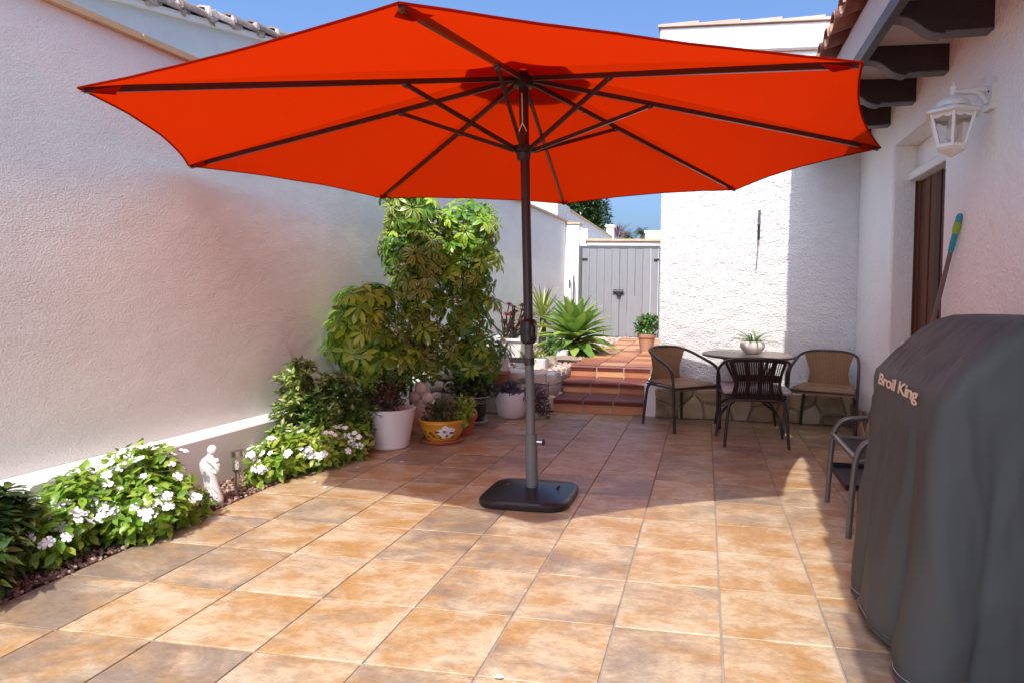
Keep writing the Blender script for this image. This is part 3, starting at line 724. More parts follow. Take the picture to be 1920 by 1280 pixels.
obj('pole_lower', MB().tube([pol(.30), pol(.90)], .025, 16), 'pole_grey', um, smooth=True)
obj('pole_sleeve', MB().tube([pol(.07), pol(.374)], .0335, 16), 'pole_grey', um, smooth=True)
cr = obj('crank_housing', MB().lathe([(.028, .872), (.044, .886), (.047, .93), (.047, .985), (.042, .999), (.028, 1.008)], 20, (pol(.94).x, 3.475, 0), sy=1.15), 'base_black', um, smooth=True)
obj('crank_cap', MB().cbox((pol(.94).x+.018, 3.412, .905), (pol(.94).x+.052, 3.47, .985), .012), 'base_black', cr)
obj('crank_arm', MB().tube(smooth_path([pol(.95)+V((-.0, .04, 0)), pol(.95)+V((-.0, .09, 0)), pol(.87)+V((-.0, .10, 0))]), .008, 8), 'base_black', cr, smooth=True)
obj('tie_strap', MB().tube([pol(.755), pol(.795)], .029, 16), 'pole_brown', um, smooth=True)
obj('strap_tail', MB().box((pol(.77).x-.115, 3.47, .765), (pol(.77).x-.026, 3.474, .795)), 'pole_brown', um)
hb = MB().lathe([(.03, -.05), (.055, -.045), (.06, -.01), (.05, .012), (.03, .02)], 16, HUB)
obj('hub', hb, 'black_metal', um, smooth=True)
obj('runner', MB().lathe([(.03, -.055), (.036, -.05), (.04, -.015), (.058, -.008), (.058, .022), (.034, .03)], 16, RUN), 'black_metal', um, smooth=True)
yc = 3.475-.032
obj('pull_cord', MB().tube([pol(2.235)+V((0, -.033, 0)), pol(2.10)+V((0, -.034, 0)), pol(2.075)+V((0, -.034, 0))], .003, 6).tube([pol(2.075)+V((0, -.034, 0)), pol(2.03)+V((-.022, -.03, 0))], .003, 6).tube([pol(2.075)+V((0, -.034, 0)), pol(2.03)+V((.022, -.03, 0))], .003, 6), 'white_pot', um)
# base: rounded square, domed
bs = MB(); rings = [(.0, .245, .225), (.012, .252, .232), (.034, .252, .232), (.044, .243, .224), (.047, .228, .21), (.056, .18, .165), (.074, .10, .09), (.082, .05, .05), (.084, .02, .02)]
n = 48
for z, hx, hy in rings:
    for k in range(n):
        a = 2*PI*k/n; c, s_ = math.cos(a), math.sin(a); e = 2/5.0 if hx > .12 else 2/2.2
        bs.v.append(V((-.95+math.copysign(abs(c)**e, c)*hx, 3.51+math.copysign(abs(s_)**e, s_)*hy, z+.001)))
for i in range(len(rings)-1):
    for k in range(n): bs.f.append((i*n+k, i*n+(k+1) % n, (i+1)*n+(k+1) % n, (i+1)*n+k))
bs.f += [tuple(reversed(range(n))), tuple((len(rings)-1)*n+k for k in range(n))]
bo = obj('base', bs, 'base_black', um, smooth=True)
for sx in (-1, 1): obj('filler_cap', MB().tube([(-.95+sx*.145, 3.50, .055), (-.95+sx*.145+.015, 3.53, .071)], .007, 8), 'steel' if sx < 0 else 'black_metal', bo)
obj('clamp_screw', MB().tube([(-.91, 3.475, .33), (-.878, 3.475, .33)], .007, 8), 'steel', um); obj('clamp_knob', MB().ball((-.87, 3.475, .33), .017, 8, sq=(.6, .8, 1.2)), 'black_metal', um, smooth=True)

# ================================================================== WALL LAMP
LX, LY = 1.178, 3.43
la = thing('wall_lamp', (XR, LY, 2.0), 'cream coach lantern on a curved bracket fixed to the house wall', 'lamp')
pr = [(LY-.045, 2.075), (LY+.045, 2.075), (LY+.062, 2.11), (LY+.062, 2.19), (LY+.045, 2.225), (LY-.045, 2.225), (LY-.062, 2.19), (LY-.062, 2.11)]
pltm = obj('back_plate', MB().prism([(a, b) for a, b in pr], 0, XR-.03, XR+.002), 'lamp_white', la)
obj('screw', MB().ball((XR-.031, LY-.025, 2.16), .005, 6), 'black_metal', pltm)
arm = smooth_path([(XR-.028, LY, 2.11), (XR-.05, LY, 2.15), (XR-.085, LY, 2.168), (LX, LY, 2.168)])
obj('arm', MB().tube([(XR-.028, LY, 2.178), (LX, LY, 2.170)], [.015, .011], 10).tube(arm, [.02-.012*k/(len(arm)-1) for k in range(len(arm))], 10), 'lamp_white', la, smooth=True)
n6 = 6
def hexr(r, z, ph=.26): return [(LX+r*math.cos(ph+2*PI*k/n6), LY+r*math.sin(ph+2*PI*k/n6), z) for k in range(n6)]
def loft(rs):
    mb = MB(); vs = []
    for r, z in rs: vs += hexr(r, z)
    mb.add(vs, [(i*6+k, i*6+(k+1) % 6, (i+1)*6+(k+1) % 6, (i+1)*6+k) for i in range(len(rs)-1) for k in range(6)]+[tuple(reversed(range(6))), tuple((len(rs)-1)*6+k for k in range(6))]); return mb
rfm = obj('lamp_roof', loft([(.120, 2.052), (.136, 2.058), (.128, 2.072), (.088, 2.092)]), 'lamp_white', la)
obj('dome', MB().lathe([(.084, 2.092), (.078, 2.112), (.058, 2.132), (.03, 2.145), (.016, 2.15), (.012, 2.172), (.016, 2.19), (.006, 2.21), (.003, 2.222)], 20, (LX, LY, 0)), 'lamp_white', rfm, smooth=True)
top, bot = hexr(.108, 2.054), hexr(.064, 1.905)
for k in range(6):
    obj('glazing_bar', MB().bar(bot[k], top[k], .013, .013, upv=(.3, .4, .2)), 'lamp_white', la)
    q = MB(); t0, t1, b0, b1 = V(top[k]), V(top[(k+1) % 6]), V(bot[k]), V(bot[(k+1) % 6]); q.open = True
    q.add([b0, b1, t1, t0], [(0, 1, 2, 3)]); obj('pane', q, 'clear_pane', la)
    sc_ = MB(); nn = 8
    for j in range(nn+1):
        f_ = j/nn; p = t0.lerp(t1, f_); sc_.v += [p, p-V((0, 0, .012+.010*abs(math.sin(f_*PI*2))))]
    sc_.f = [(2*j, 2*j+2, 2*j+3, 2*j+1) for j in range(nn)]; sc_.open = True; obj('scalloped_trim', sc_, 'lamp_white', rfm)
obj('lamp_foot', loft([(.012, 1.856), (.03, 1.868), (.062, 1.885), (.074, 1.898), (.070, 1.912)]), 'lamp_white', la)
obj('bulb', MB().lathe([(.012, 2.04), (.014, 2.0), (.022, 1.985), (.024, 1.95), (.014, 1.93), (.004, 1.925)], 14, (LX, LY, 0)), 'lamp_white', la, smooth=True)

# ---- broom leaning on the house wall
br = thing('broom_handle', (1.20, 4.30, 0), 'brown broomstick with turquoise and lime grip leaning by the door', 'broom')
b0, b1 = V((1.20, 4.30, .004)), V((1.345, 3.755, 1.62)); d = b1-b0
obj('stick', MB().tube([b0, b0+d*.875], .0125, 10), 'broom_brown', br, smooth=True)
obj('grip', MB().tube([b0+d*.875, b0+d*.90, b0+d*.935], [.015, .016, .016], 12), 'turquoise', br, smooth=True)
obj('grip_band', MB().tube([b0+d*.935, b0+d*.95, b0+d*.972], [.017, .0195, .018], 12), 'lime_plastic', br, smooth=True)
obj('grip_end', MB().tube([b0+d*.972, b0+d*.99, b0+d], [.017, .016, .008], 12), 'turquoise', br, smooth=True)
# ---- rod hanging on the wing wall
wr_ = thing('hanging_rod', (.465, YW-.02, 1.4), 'slim black and silver rod hanging on the sunlit white wing wall', 'rod')
obj('grip', MB().tube([(.474, YW-.055, 1.952), (.473, YW-.05, 1.84)], .0125, 10), 'pole_grey', wr_, smooth=True)
obj('collar', MB().tube([(.473, YW-.05, 1.838), (.473, YW-.05, 1.822)], .014, 10), 'steel', wr_, smooth=True)
obj('shaft', MB().tube([(.473, YW-.05, 1.82), (.472, YW-.045, 1.68)], .0115, 10), 'black_metal', wr_, smooth=True)
obj('shaft_shadow', MB().tube([(.472, YW-.045, 1.678), (.457, YW-.035, 1.415)], .005, 8), 'steel', wr_, smooth=True)  # thin grey tube stands in for the rod's shadow on the wall
obj('hook', MB().tube([(.474, YW+.004, 1.90), (.474, YW-.056, 1.90)], .005, 6), 'black_metal', wr_)

# ================================================================== TABLE AND CHAIRS
TC = V((.378, 5.70, 0)); TZ = .668
tb = thing('bistro_table', TC, 'round bistro table with mosaic slate top and curved dark legs', 'table')
obj('tabletop', MB().lathe([(.36, TZ-.022), (.388, TZ-.020), (.388, TZ-.004), (.384, TZ)], 48, TC, sy=1.06), 'slate_top', tb, smooth=True)
obj('table_rim', MB().tube([(TC.x+.39*math.cos(2*PI*k/40), TC.y+.414*math.sin(2*PI*k/40), TZ-.013) for k in range(40)], .009, 8, closed=True), 'chair_metal', tb, smooth=True)
for k in range(4):
    a = PI/4+k*PI/2+.0; c, s_ = math.cos(a), math.sin(a)
    P = smooth_path([(TC.x+.30*c, TC.y+.32*s_, TZ-.03), (TC.x+.17*c, TC.y+.18*s_, TZ-.22), (TC.x+.10*c, TC.y+.10*s_, .36), (TC.x+.16*c, TC.y+.17*s_, .27), (TC.x+.34*c, TC.y+.34*s_, .20), (TC.x+.38*c, TC.y+.38*s_, .0)], 3)
    obj('leg', MB().tube(P, .0115, 10), 'chair_metal', tb, smooth=True)
obj('leg_ring', MB().tube([(TC.x+.112*math.cos(2*PI*k/24), TC.y+.112*math.sin(2*PI*k/24), .36) for k in range(24)], .008, 8, closed=True), 'chair_metal', tb, smooth=True)

def chair(loc, rz, wd, dp, label, style):
    """tube-framed stacking chair, facing local +y; hoop runs from the front legs over the arms to the back"""
    c = thing('bistro_chair', loc, label, 'chair', 'chairs round the bistro table', rz)
    h, d = wd/2, dp/2; sz = .385; fm = 'chair_metal'
    O = lambda n_, mb, m_, sm=True, par=None, kind=None: obj(n_, mb, m_, par or c, smooth=sm, local=True, kind=kind)
    hoop = [(-h, d, 0), (-h*1.02, d*.96, .30), (-h*1.03, d*.88, .50), (-h*1.02, d*.62, .555), (-h*.98, d*.0, .60), (-h*.90, -d*.72, .655), (-h*.55, -d*1.02, .682), (0, -d*1.10, .688)]
    hoop = hoop + [(-x, y, z) for x, y, z in reversed(hoop[:-1])]
    O('arm_hoop', MB().tube(smooth_path(hoop, 3), .0125, 10), fm)
    rear = [(-h*.88, -d, 0), (-h*.80, -d*.93, sz-.10), (-h*.74, -d*.9, sz-.03), (-h*.5, -d*.9, sz-.02), (h*.5, -d*.9, sz-.02), (h*.74, -d*.9, sz-.03), (h*.80, -d*.93, sz-.10), (h*.88, -d, 0)]
    O('rear_leg_frame', MB().tube(smooth_path(rear, 2), .0125, 10), fm)
    for sx in (-1, 1): O('seat_rail', MB().tube([(sx*h*.80, -d*.9, sz-.02), (sx*h*.99, d*.9, sz-.01)], .010, 8), fm)
    O('front_rail', MB().tube([(-h, d*.9, sz-.012), (h, d*.9, sz-.012)], .010, 8), fm)
    nu, nv = 12, 12; mb = MB()
    for s_ in (0, 1):
        for a in range(nu+1):
            for b in range(nv+1):
                u = a/nu; v = b/nv*2-1; hw = h*(.80+.15*u); y = -d*.9+u*d*1.82
                z = sz+.012-.018*(1-v*v)*math.sin(PI*u)-.035*max(0, u-.86)/.14-(.014 if s_ else 0); mb.v.append(V((v*hw, y, z)))
    k = (nu+1)*(nv+1); W_ = nv+1
    def shell(mb, nu, nv):
        k = (nu+1)*(nv+1); W_ = nv+1
        for a in range(nu):
            for b in range(nv): q = a*W_+b; mb.f += [(q, q+1, q+W_+1, q+W_), (k+q, k+q+W_, k+q+W_+1, k+q+1)]
        for a in range(nu): mb.f += [(a*W_, (a+1)*W_, k+(a+1)*W_, k+a*W_), (a*W_+nv, k+a*W_+nv, k+(a+1)*W_+nv, (a+1)*W_+nv)]
        for b in range(nv): mb.f += [(b, k+b, k+b+1, b+1), (nu*W_+b, nu*W_+b+1, k+nu*W_+b+1, k+nu*W_+b)]
    shell(mb, nu, nv); O('seat', mb, 'wicker_tan' if style != 'slat' else 'wicker_dark')
    def bp(v, u, t=0):
        """point on the backrest: v across -1..1, u up 0..1"""
        hw = h*(.60+.16*abs(u-.42)**1.3*2.2); x = v*hw
        y = -d*(.90+.17*u)-t+ .075*v*v*u; z = sz-.02+u*(.688-sz+.012-.020*v*v); return V((x, y, z))
    if style != 'slat':
        mb = MB()
        for s_ in (0, 1):
            for a in range(nu+1):
                for b in range(nv+1): mb.v.append(bp(b/nv*2-1, a/nu, .012*s_-.004))
        shell(mb, nu, nv); O('backrest', mb, 'wicker_tan')
    else:
        bk = O('backrest', MB().tube([bp(-1+2*q/16, .98) for q in range(17)], .012, 8).tube([bp(-1, q/8) for q in range(9)], .010, 8).tube([bp(1, q/8) for q in range(9)], .010, 8), 'wicker_dark')
        for q in range(23):
            v = -.94+1.88*q/22; wq = .0065 if q % 6 else .016
            O('slat', MB().tube([bp(v, u/8, .002) for u in range(9)], wq*.75, 5), 'wicker_dark', par=bk)
        for q, u in enumerate((.50, .535, .57, .605)): O('woven_band', MB().tube([bp(-1.06+2.12*t/20, u, .008*(-1)**t) for t in range(21)], .011, 6), 'wicker_dark', par=bk)
        for u in (.06, .10, .14): O('woven_band', MB().tube([bp(-1+2*t/20, u, .007*(-1)**t) for t in range(21)], .011, 6), 'wicker_dark', par=bk)
        cu = MB().cbox((-h*.95, -d*.86, sz+.018), (h*.95, d*.93, sz+.062), .016); O('cushion', cu, 'cushion')
    return c
chair((-.205, 5.775, 0), -2.434, .50, .50, 'tan wicker bistro chair beside the tiled steps, facing the table', 'solid')
chair((.405, 5.32, 0), .02, .55, .54, 'dark slatted bistro chair with grey seat cushion, its back to the open patio', 'slat')
chair((1.04, 5.80, 0), PI-.30, .54, .46, 'tan wicker bistro chair tucked into the corner of the house', 'solid')
# potted spider plant on the table
def pot_thing(name, loc, label, cat='plant pot'): return thing(name, loc, label, cat)
PT = V((.408, 5.70, TZ+.001))
sp_ = thing('table_plant', PT, 'small spider plant in a round cream pot on the bistro table', 'potted plant')
pm = obj('pot', MB().lathe([(.045, 0), (.075, .012), (.103, .05), (.107, .075), (.098, .10), (.088, .105), (.084, .10), (.08, .085), (.01, .085)], 32, PT), 'plaster', sp_, smooth=True)
lm = []
for v_ in range(3):
    mb = MB(); mb.open = True; mb.leaf((0, 0, 0), (0, 1, .75+.25*v_), (0, 0, 1), .21, .018, 6, .35, .55+.1*v_, .35); me = mb.mesh('leaf', 'all'); me.materials.append(M['spider_leaf']); lm.append(me)
for q in range(34): inst('leaf', lm[q % 3], sp_, PT+V((rnd(-.03, .03), rnd(-.03, .03), .085)), (rnd(-.25, .35), rnd(-.2, .2), q*2.4+rnd(-.3, .3)), rnd(.65, 1.1))

# ---- aluminium armchair behind the grill
ac = thing('armchair', (1.0, 3.5, 0), 'grey tubular metal armchair half hidden behind the covered grill', 'chair')
xf, xb = .70, 1.20
for yl, sg in ((3.235, -1), (3.79, 1)):
    P = smooth_path([(xf+.005, yl, 0), (xf+.02, yl, .30), (xf+.035, yl, .42), (xf+.085, yl, .478), (xf+.20, yl, .487), (xb, yl, .50), (xb+.06, yl, .78)], 3)
    obj('arm_frame', MB().tube(P, .0145, 12), 'chair_steel', ac, smooth=True)
    obj('rear_leg', MB().tube([(xb+.06, yl, 0), (xb-.02, yl, .36), (xb, yl, .50)], .0135, 10), 'chair_steel', ac, smooth=True)
    obj('side_rail', MB().tube([(xf+.03, yl, .375), (xb, yl, .36)], .012, 10), 'chair_steel', ac, smooth=True)
obj('front_rail', MB().tube([(xf+.03, 3.235, .385), (xf+.03, 3.79, .385)], .016, 12), 'chair_steel', ac, smooth=True)
mb = MB()
for s_ in (0, 1):
    for a in range(9):
        for b in range(5): mb.v.append(V((xf+.04+(xb-xf-.04)*a/8, 3.25+.525*b/4, .383-.03*math.sin(PI*a/8)-.008*s_)))
for a in range(8):
    for b in range(4): q = a*5+b; mb.f += [(q, q+1, q+6, q+5), (45+q, 45+q+5, 45+q+6, 45+q+1)]
obj('sling_seat', mb, 'wicker_dark', ac, smooth=True)
obj('sling_back', MB().add([(xb+.005, 3.25, .40), (xb+.005, 3.775, .40), (xb+.062, 3.775, .77), (xb+.062, 3.25, .77), (xb+.015, 3.25, .40), (xb+.015, 3.775, .40), (xb+.072, 3.775, .77), (xb+.072, 3.25, .77)], [(0,1,2,3),(7,6,5,4),(0,4,5,1),(1,5,6,2),(2,6,7,3),(3,7,4,0)]), 'wicker_dark', ac)
single('boot_tray', MB().box((.86, 4.05, .001), (1.25, 4.60, .008)).box((.86, 4.05, .0085), (.872, 4.60, .035)).box((1.238, 4.05, .0085), (1.25, 4.60, .035)).box((.873, 4.05, .0085), (1.237, 4.062, .035)).box((.873, 4.588, .0085), (1.237, 4.60, .035)), 'black_metal', (1.05, 4.3, 0), 'low black tray lying on the tiles beyond the grey armchair', 'tray', smooth=False)

# ================================================================== COVERED GRILL
gr = thing('covered_grill', (1.0, 2.4, 0), 'barbecue grill under a long dark grey fitted cover with lettering', 'grill')
n = 220
# outline by height: z, front x, back x, near y, far y, corner exponent, fold size
LV = [(.03, .600, 1.34, 1.96, 2.66, 7, .056), (.07, .603, 1.34, 1.96, 2.675, 7, .054), (.25, .625, 1.335, 1.98, 2.72, 7, .045), (.45, .65, 1.33, 2.0, 2.765, 8, .033),
      (.62, .672, 1.325, 2.02, 2.795, 9, .021), (.76, .688, 1.32, 2.03, 2.82, 10, .008), (.80, .6915, 1.32, 2.033, 2.825, 10, 0), (.835, .694, 1.32, 2.035, 2.83, 11, 0), (.866, .70, 1.318, 2.04, 2.835, 11, 0), (.884, .715, 1.315, 2.045, 2.83, 11, 0),
      (.95, .79, 1.31, 2.055, 2.845, 10, 0), (1.02, .868, 1.30, 2.07, 2.855, 9, 0), (1.07, .935, 1.29, 2.085, 2.855, 8, 0), (1.092, .985, 1.275, 2.11, 2.845, 7, 0), (1.098, 1.06, 1.23, 2.2, 2.78, 6, 0), (1.099, 1.12, 1.18, 2.35, 2.65, 5, 0)]
CR = [.09, .09, .08, .065, .05, .04, .03, .03, .045, .05, .055, .06, .07, .07, .06, .02]
_lv, _cr = [], []
for (a, b, ra, rb) in zip(LV, LV[1:], CR, CR[1:]):
    m_ = max(1, int((b[0]-a[0])/.028))
    for q in range(m_):
        f_ = q/m_; _lv.append(tuple(x+(y_-x)*f_ for x, y_ in zip(a, b))); _cr.append(ra+(rb-ra)*f_)
LV, CR = _lv+[LV[-1]], _cr+[CR[-1]]
def grillpt(i, k, off=0):
    z, xa, xb_, ya, yb, ex, fo = LV[i]; r = CR[i]; lx, ly = xb_-xa-2*r, yb-ya-2*r; q = PI*r/2
    per = 2*lx+2*ly+4*q; t = per*(k % n)/n
    # walk the rounded rectangle: front side first (towards -x), from far to near
    segs = [('l', (xa, yb-r), (0, -1), ly), ('c', (xa+r, ya+r), PI, q), ('l', (xa+r, ya), (1, 0), lx), ('c', (xb_-r, ya+r), 1.5*PI, q),
            ('l', (xb_, ya+r), (0, 1), ly), ('c', (xb_-r, yb-r), 0, q), ('l', (xb_-r, yb), (-1, 0), lx), ('c', (xa+r, yb-r), .5*PI, q)]
    for kd, o_, d_, ln in segs:
        if t <= ln or (kd, o_) == (segs[-1][0], segs[-1][1]):
            if kd == 'l': p = V((o_[0]+d_[0]*t, o_[1]+d_[1]*t, z)); nm = V((-1 if d_[1] < 0 else 1 if d_[1] > 0 else 0, -1 if d_[0] > 0 else 1 if d_[0] < 0 else 0, 0))
            else: a = d_+t/r; p = V((o_[0]+r*math.cos(a), o_[1]+r*math.sin(a), z)); nm = V((math.cos(a), math.sin(a), 0))
            break
        t -= ln
    s_ = p.y-p.x*1.2                                   # runs round the visible corner
    fold = (abs(math.sin(s_*8.5+.6+.5*z))**.5-.6)*.9+(abs(math.sin(s_*5.2+2.0+z*.5))**.7-.6)*.7+mnoise.noise(V((s_*5, z*1.1, 3)))*.5
    p += nm*(fold*fo+off)
    calm = .12 if (nm.x < -.5 and .79 < z < .90) else 1.0      # cloth is pulled flat behind the print
    if 0 < i < len(LV)-3:
        q3 = V((p.x*6, p.y*6, z*2.2+p.y*1.5)); rd = 1-abs(mnoise.noise(q3))*2.2; r2 = 1-abs(mnoise.noise(V((p.x*13+4, p.y*13, z*6-p.y*5))))*2.4
        p += nm*calm*(.012*max(rd, 0)**3+.005*max(r2, 0)**3+.006*mnoise.noise(p*4))
        if z > .9: p.z += .010*mnoise.noise(p*5+V((7, 0, 0)))+.006*max(r2, 0)**3
    if i < 2: p.z += .010*math.sin(s_*9)
    return p
mb = MB()
for i in range(len(LV)):
    for k in range(n): mb.v.append(grillpt(i, k))
for i in range(len(LV)-1):
    for k in range(n): mb.f.append((i*n+k, i*n+(k+1) % n, (i+1)*n+(k+1) % n, (i+1)*n+k))
mb.f.append(tuple((len(LV)-1)*n+k for k in range(n)))
cv = obj('cover', mb, 'cover', gr, smooth='all')
obj('hem_stitching', MB().tube([grillpt(0, k, .004)+V((0, 0, .022)) for k in range(n)], .0013, 5, closed=True), 'stitch', gr)
obj('hem_edge', MB().tube([grillpt(0, k, .001)+V((0, 0, .002)) for k in range(n)], .004, 5, closed=True), 'cover', gr)
for xq in (.75, 1.22):
    for yq in (2.15, 2.6): obj('caster', MB().tube([(xq-.012, yq, .034), (xq+.012, yq, .034)], .033, 14), 'black_metal', gr, smooth=True)
obj('cart', MB().cbox((.74, 2.1, .068), (1.24, 2.65, .80), .01), 'black_metal', gr)
fc = bpy.data.curves.new('lettering', 'FONT'); fc.body = 'Broil King'; fc.size = .128; fc.extrude = .0006; fc.offset = .0028; fc.space_character = .93
tmp = bpy.data.objects.new('tmp', fc); COL.objects.link(tmp); dg = bpy.context.evaluated_depsgraph_get()
me = bpy.data.meshes.new_from_object(tmp.evaluated_get(dg)); bpy.data.objects.remove(tmp); me.materials.clear(); me.materials.append(M['print_cream'])
xs = [v.co.x for v in me.vertices]; x0, x1 = min(xs), max(xs); LYA, LYB = 2.715, 2.235
for v in me.vertices:
    t = (v.co.x-x0)/(x1-x0); yy = LYA+(LYB-LYA)*t; zz = .817+v.co.y*.46
    i_ = max(k for k in range(len(LV)) if LV[k][0] <= zz); f_ = (zz-LV[i_][0])/(LV[i_+1][0]-LV[i_][0]); xx = LV[i_][1]*(1-f_)+LV[i_+1][1]*f_
    v.co = V((xx-.0042-v.co.z, yy, zz))-ORG[gr]
lo = bpy.data.objects.new('lettering', me); COL.objects.link(lo); lo.parent = gr

# ================================================================== BED: ORNAMENTS
S0 = V((-2.555, 3.05, .0))
st = thing('mother_statuette', S0, 'slim white plaster figurine of a mother cradling a child in the flower bed', 'statue')
mb = MB(); prof = [(0, .050, .0), (.04, .047, .002), (.10, .038, -.012), (.15, .036, -.022), (.19, .044, -.030), (.225, .045, -.032), (.25, .034, -.027), (.265, .020, -.020), (.275, .017, -.016)]
n = 18
for z, r, dx in prof:
    for k in range(n): a = 2*PI*k/n; mb.v.append(S0+V((dx+r*math.cos(a), r*.8*math.sin(a), z)))
for i in range(len(prof)-1):
    for k in range(n): mb.f.append((i*n+k, i*n+(k+1) % n, (i+1)*n+(k+1) % n, (i+1)*n+k))
mb.f += [tuple(reversed(range(n))), tuple((len(prof)-1)*n+k for k in range(n))]
obj('robe', mb, 'plaster', st, smooth='all')
obj('head', MB().ball(S0+V((-.010, 0, .295)), .024, 14, sq=(1.05, .9, 1.15)), 'plaster', st, smooth='all')
obj('arm', MB().tube(smooth_path([S0+V((-.02, -.025, .25)), S0+V((.02, -.03, .235)), S0+V((.042, -.02, .20)), S0+V((.03, -.005, .175)), S0+V((.0, -.01, .185))], 2), .011, 8), 'plaster', st, smooth='all')
obj('child', MB().ball(S0+V((.026, -.012, .242)), .015, 10).ball(S0+V((.026, -.008, .212)), .017, 10, sq=(1, 1, 1.4)), 'plaster', st, smooth='all')
L0 = V((-2.60, 3.28, 0))
sm_ = thing('solar_stake_lamp', L0, 'small steel solar stake lamp standing in the gravel beside the figurine', 'lamp')
obj('stake', MB().tube([L0, L0+V((0, 0, .13))], .011, 12), 'steel', sm_, smooth=True)
obj('lens', MB().tube([L0+V((0, 0, .131)), L0+V((0, 0, .205))], [.024, .03], 14), 'clear_pane', sm_, smooth=True)
obj('lens_core', MB().tube([L0+V((0, 0, .131)), L0+V((0, 0, .20))], .010, 10), 'plaster', sm_, smooth=True)
obj('collar', MB().tube([L0+V((0, 0, .115)), L0+V((0, 0, .132))], [.018, .026], 14), 'steel', sm_, smooth=True)
obj('solar_cap', MB().tube([L0+V((0, 0, .204)), L0+V((0, 0, .236)), L0+V((0, 0, .242))], [.034, .034, .026], 16), 'steel', sm_, smooth=True)

# ---- white periwinkles
fl = MB(); fl.open = True
for k in range(5):
    a = 2*PI*k/5; d = V((math.cos(a), math.sin(a), .12)); sd = V((-math.sin(a), math.cos(a), 0)); o = len(fl.v)
    fl.v += [V((0, 0, 0)), d*.012+sd*.007, d*.012-sd*.007, d*.026+sd*.0145, d*.028, d*.026-sd*.0145, d*.034+sd*.008+V((0, 0, -.002)), d*.034-sd*.008+V((0, 0, -.002))]
    fl.f += [(o, o+1, o+2), (o+1, o+3, o+4), (o+1, o+4, o+2), (o+2, o+4, o+5), (o+3, o+6, o+4), (o+4, o+6, o+7), (o+4, o+7, o+5)]
flm = fl.mesh('flower'); flm.materials.append(M['petal'])
def vinca(name, base, blobs, nl, nf, seed, label):
    p = thing(name, base, label, 'flowers', 'white periwinkles in the bed'); rgv = random.Random(seed)
    ok = lambda q: q.x > wallx(q.y)+.14 or q.z > .33
    obj('foliage', foliage(blobs, nl, .052, .028, seed, shell=.4, upb=.8, seg=3, droop=.35, wide=.55, ylim=lambda q: q.z > .01 and ok(q)), 'vinca_leaf', p, smooth='all', kind='stuff')
    mb = MB()
    for q in range(40):
        c, r = rgv.choice(blobs); mb.tube([V(base)+V((rgv.uniform(-.1, .1), rgv.uniform(-.15, .15), 0)), V(c)+V((rgv.uniform(-.7, .7)*r[0], rgv.uniform(-.7, .7)*r[1], rgv.uniform(0, .8)*r[2]))], .003, 5)
    obj('stems', mb, 'green_stem', p, kind='stuff')
    k = 0
    while k < nf:
        c, r = rgv.choices(blobs, [b[1][0]*b[1][1] for b in blobs])[0]
        d = V((rgv.gauss(.25, .8), rgv.gauss(-.35, .8), rgv.uniform(.05, 1))).normalized(); q = V(c)+V((d.x*r[0], d.y*r[1], d.z*r[2]))*1.03
        if not ok(q): continue
        for _ in range(rgv.choice((1, 1, 2, 3))):
            nrm = (d+V((0, -.3, .6))+V((rgv.gauss(0, .3), rgv.gauss(0, .3), 0))).normalized(); qt = nrm.to_track_quat('Z', 'Y')
            inst('flower', flm, p, q+V((rgv.gauss(0, .025), rgv.gauss(0, .025), rgv.gauss(.006, .012))), quat=qt, sc=rgv.uniform(.48, .78)); k += 1
    return p
vinca('periwinkle', (-2.62, 2.72, 0), [((-2.67, 2.70, .20), (.16, .20, .18)), ((-2.53, 2.62, .12), (.14, .23, .14)), ((-2.70, 2.42, .16), (.14, .20, .18)), ((-2.50, 2.80, .08), (.09, .13, .09)), ((-2.74, 2.88, .22), (.09, .09, .12)), ((-2.66, 2.24, .12), (.13, .16, .14))], 3800, 215, 41, 'large bushy clump of white periwinkles in front of the figurine')
vinca('periwinkle', (-2.50, 3.85, 0), [((-2.56, 3.62, .12), (.15, .22, .14)), ((-2.47, 3.86, .11), (.17, .2, .14)), ((-2.40, 4.08, .11), (.15, .16, .15)), ((-2.56, 3.45, .07), (.08, .12, .09))], 2100, 95, 43, 'low clump of white periwinkles beside the white flowerpot')
# fallen petals on the tiles
for k, (px, py) in enumerate(((-2.02, 4.08), (-2.28, 3.52), (-2.20, 3.90), (-.60, 1.83), (-2.16, 3.44))):
    mb = MB(); mb.open = True; mb.leaf((px, py, .004), (math.cos(k*2.1), math.sin(k*2.1), .05), (0, 0, 1), .032, .022, 3, .2, .02, .55)
    single('fallen_petal', mb, 'petal', (px, py, 0), 'white petal fallen on the patio tiles', 'petal', group='petals on the tiles')

# ---- shrubs in the bed
sh = thing('variegated_shrub', (-2.62, 4.05, 0), 'upright variegated euonymus shrub by the ledge behind the low flowers', 'shrub')
bl = [((-2.70, 3.98, .50), (.13, .17, .20)), ((-2.55, 4.08, .42), (.15, .18, .20)), ((-2.68, 4.0, .26), (.20, .24, .24)), ((-2.50, 4.15, .24), (.18, .2, .22)), ((-2.62, 3.92, .60), (.09, .1, .10)), ((-2.47, 4.1, .50), (.08, .1, .10)), ((-2.40, 4.25, .25), (.12, .15, .14))]
obj('foliage', foliage(bl, 900, .05, .019, 51, shell=.45, upb=1.1, seg=2, per=8, droop=.15, wide=.55), 'shrub_variegated', sh, kind='stuff')
mb = MB()
for q in range(34): c, r = random.choice(bl); mb.tube(smooth_path([(-2.6+rnd(-.05, .05), 4.05+rnd(-.05, .05), 0), (-2.6+rnd(-.08, .08), 4.05+rnd(-.08, .08), .2), V(c)+V((rnd(-.6, .6)*r[0], rnd(-.6, .6)*r[1], r[2]*.7))], 1), .005, 5)
obj('stems', mb, 'bark', sh, kind='stuff')
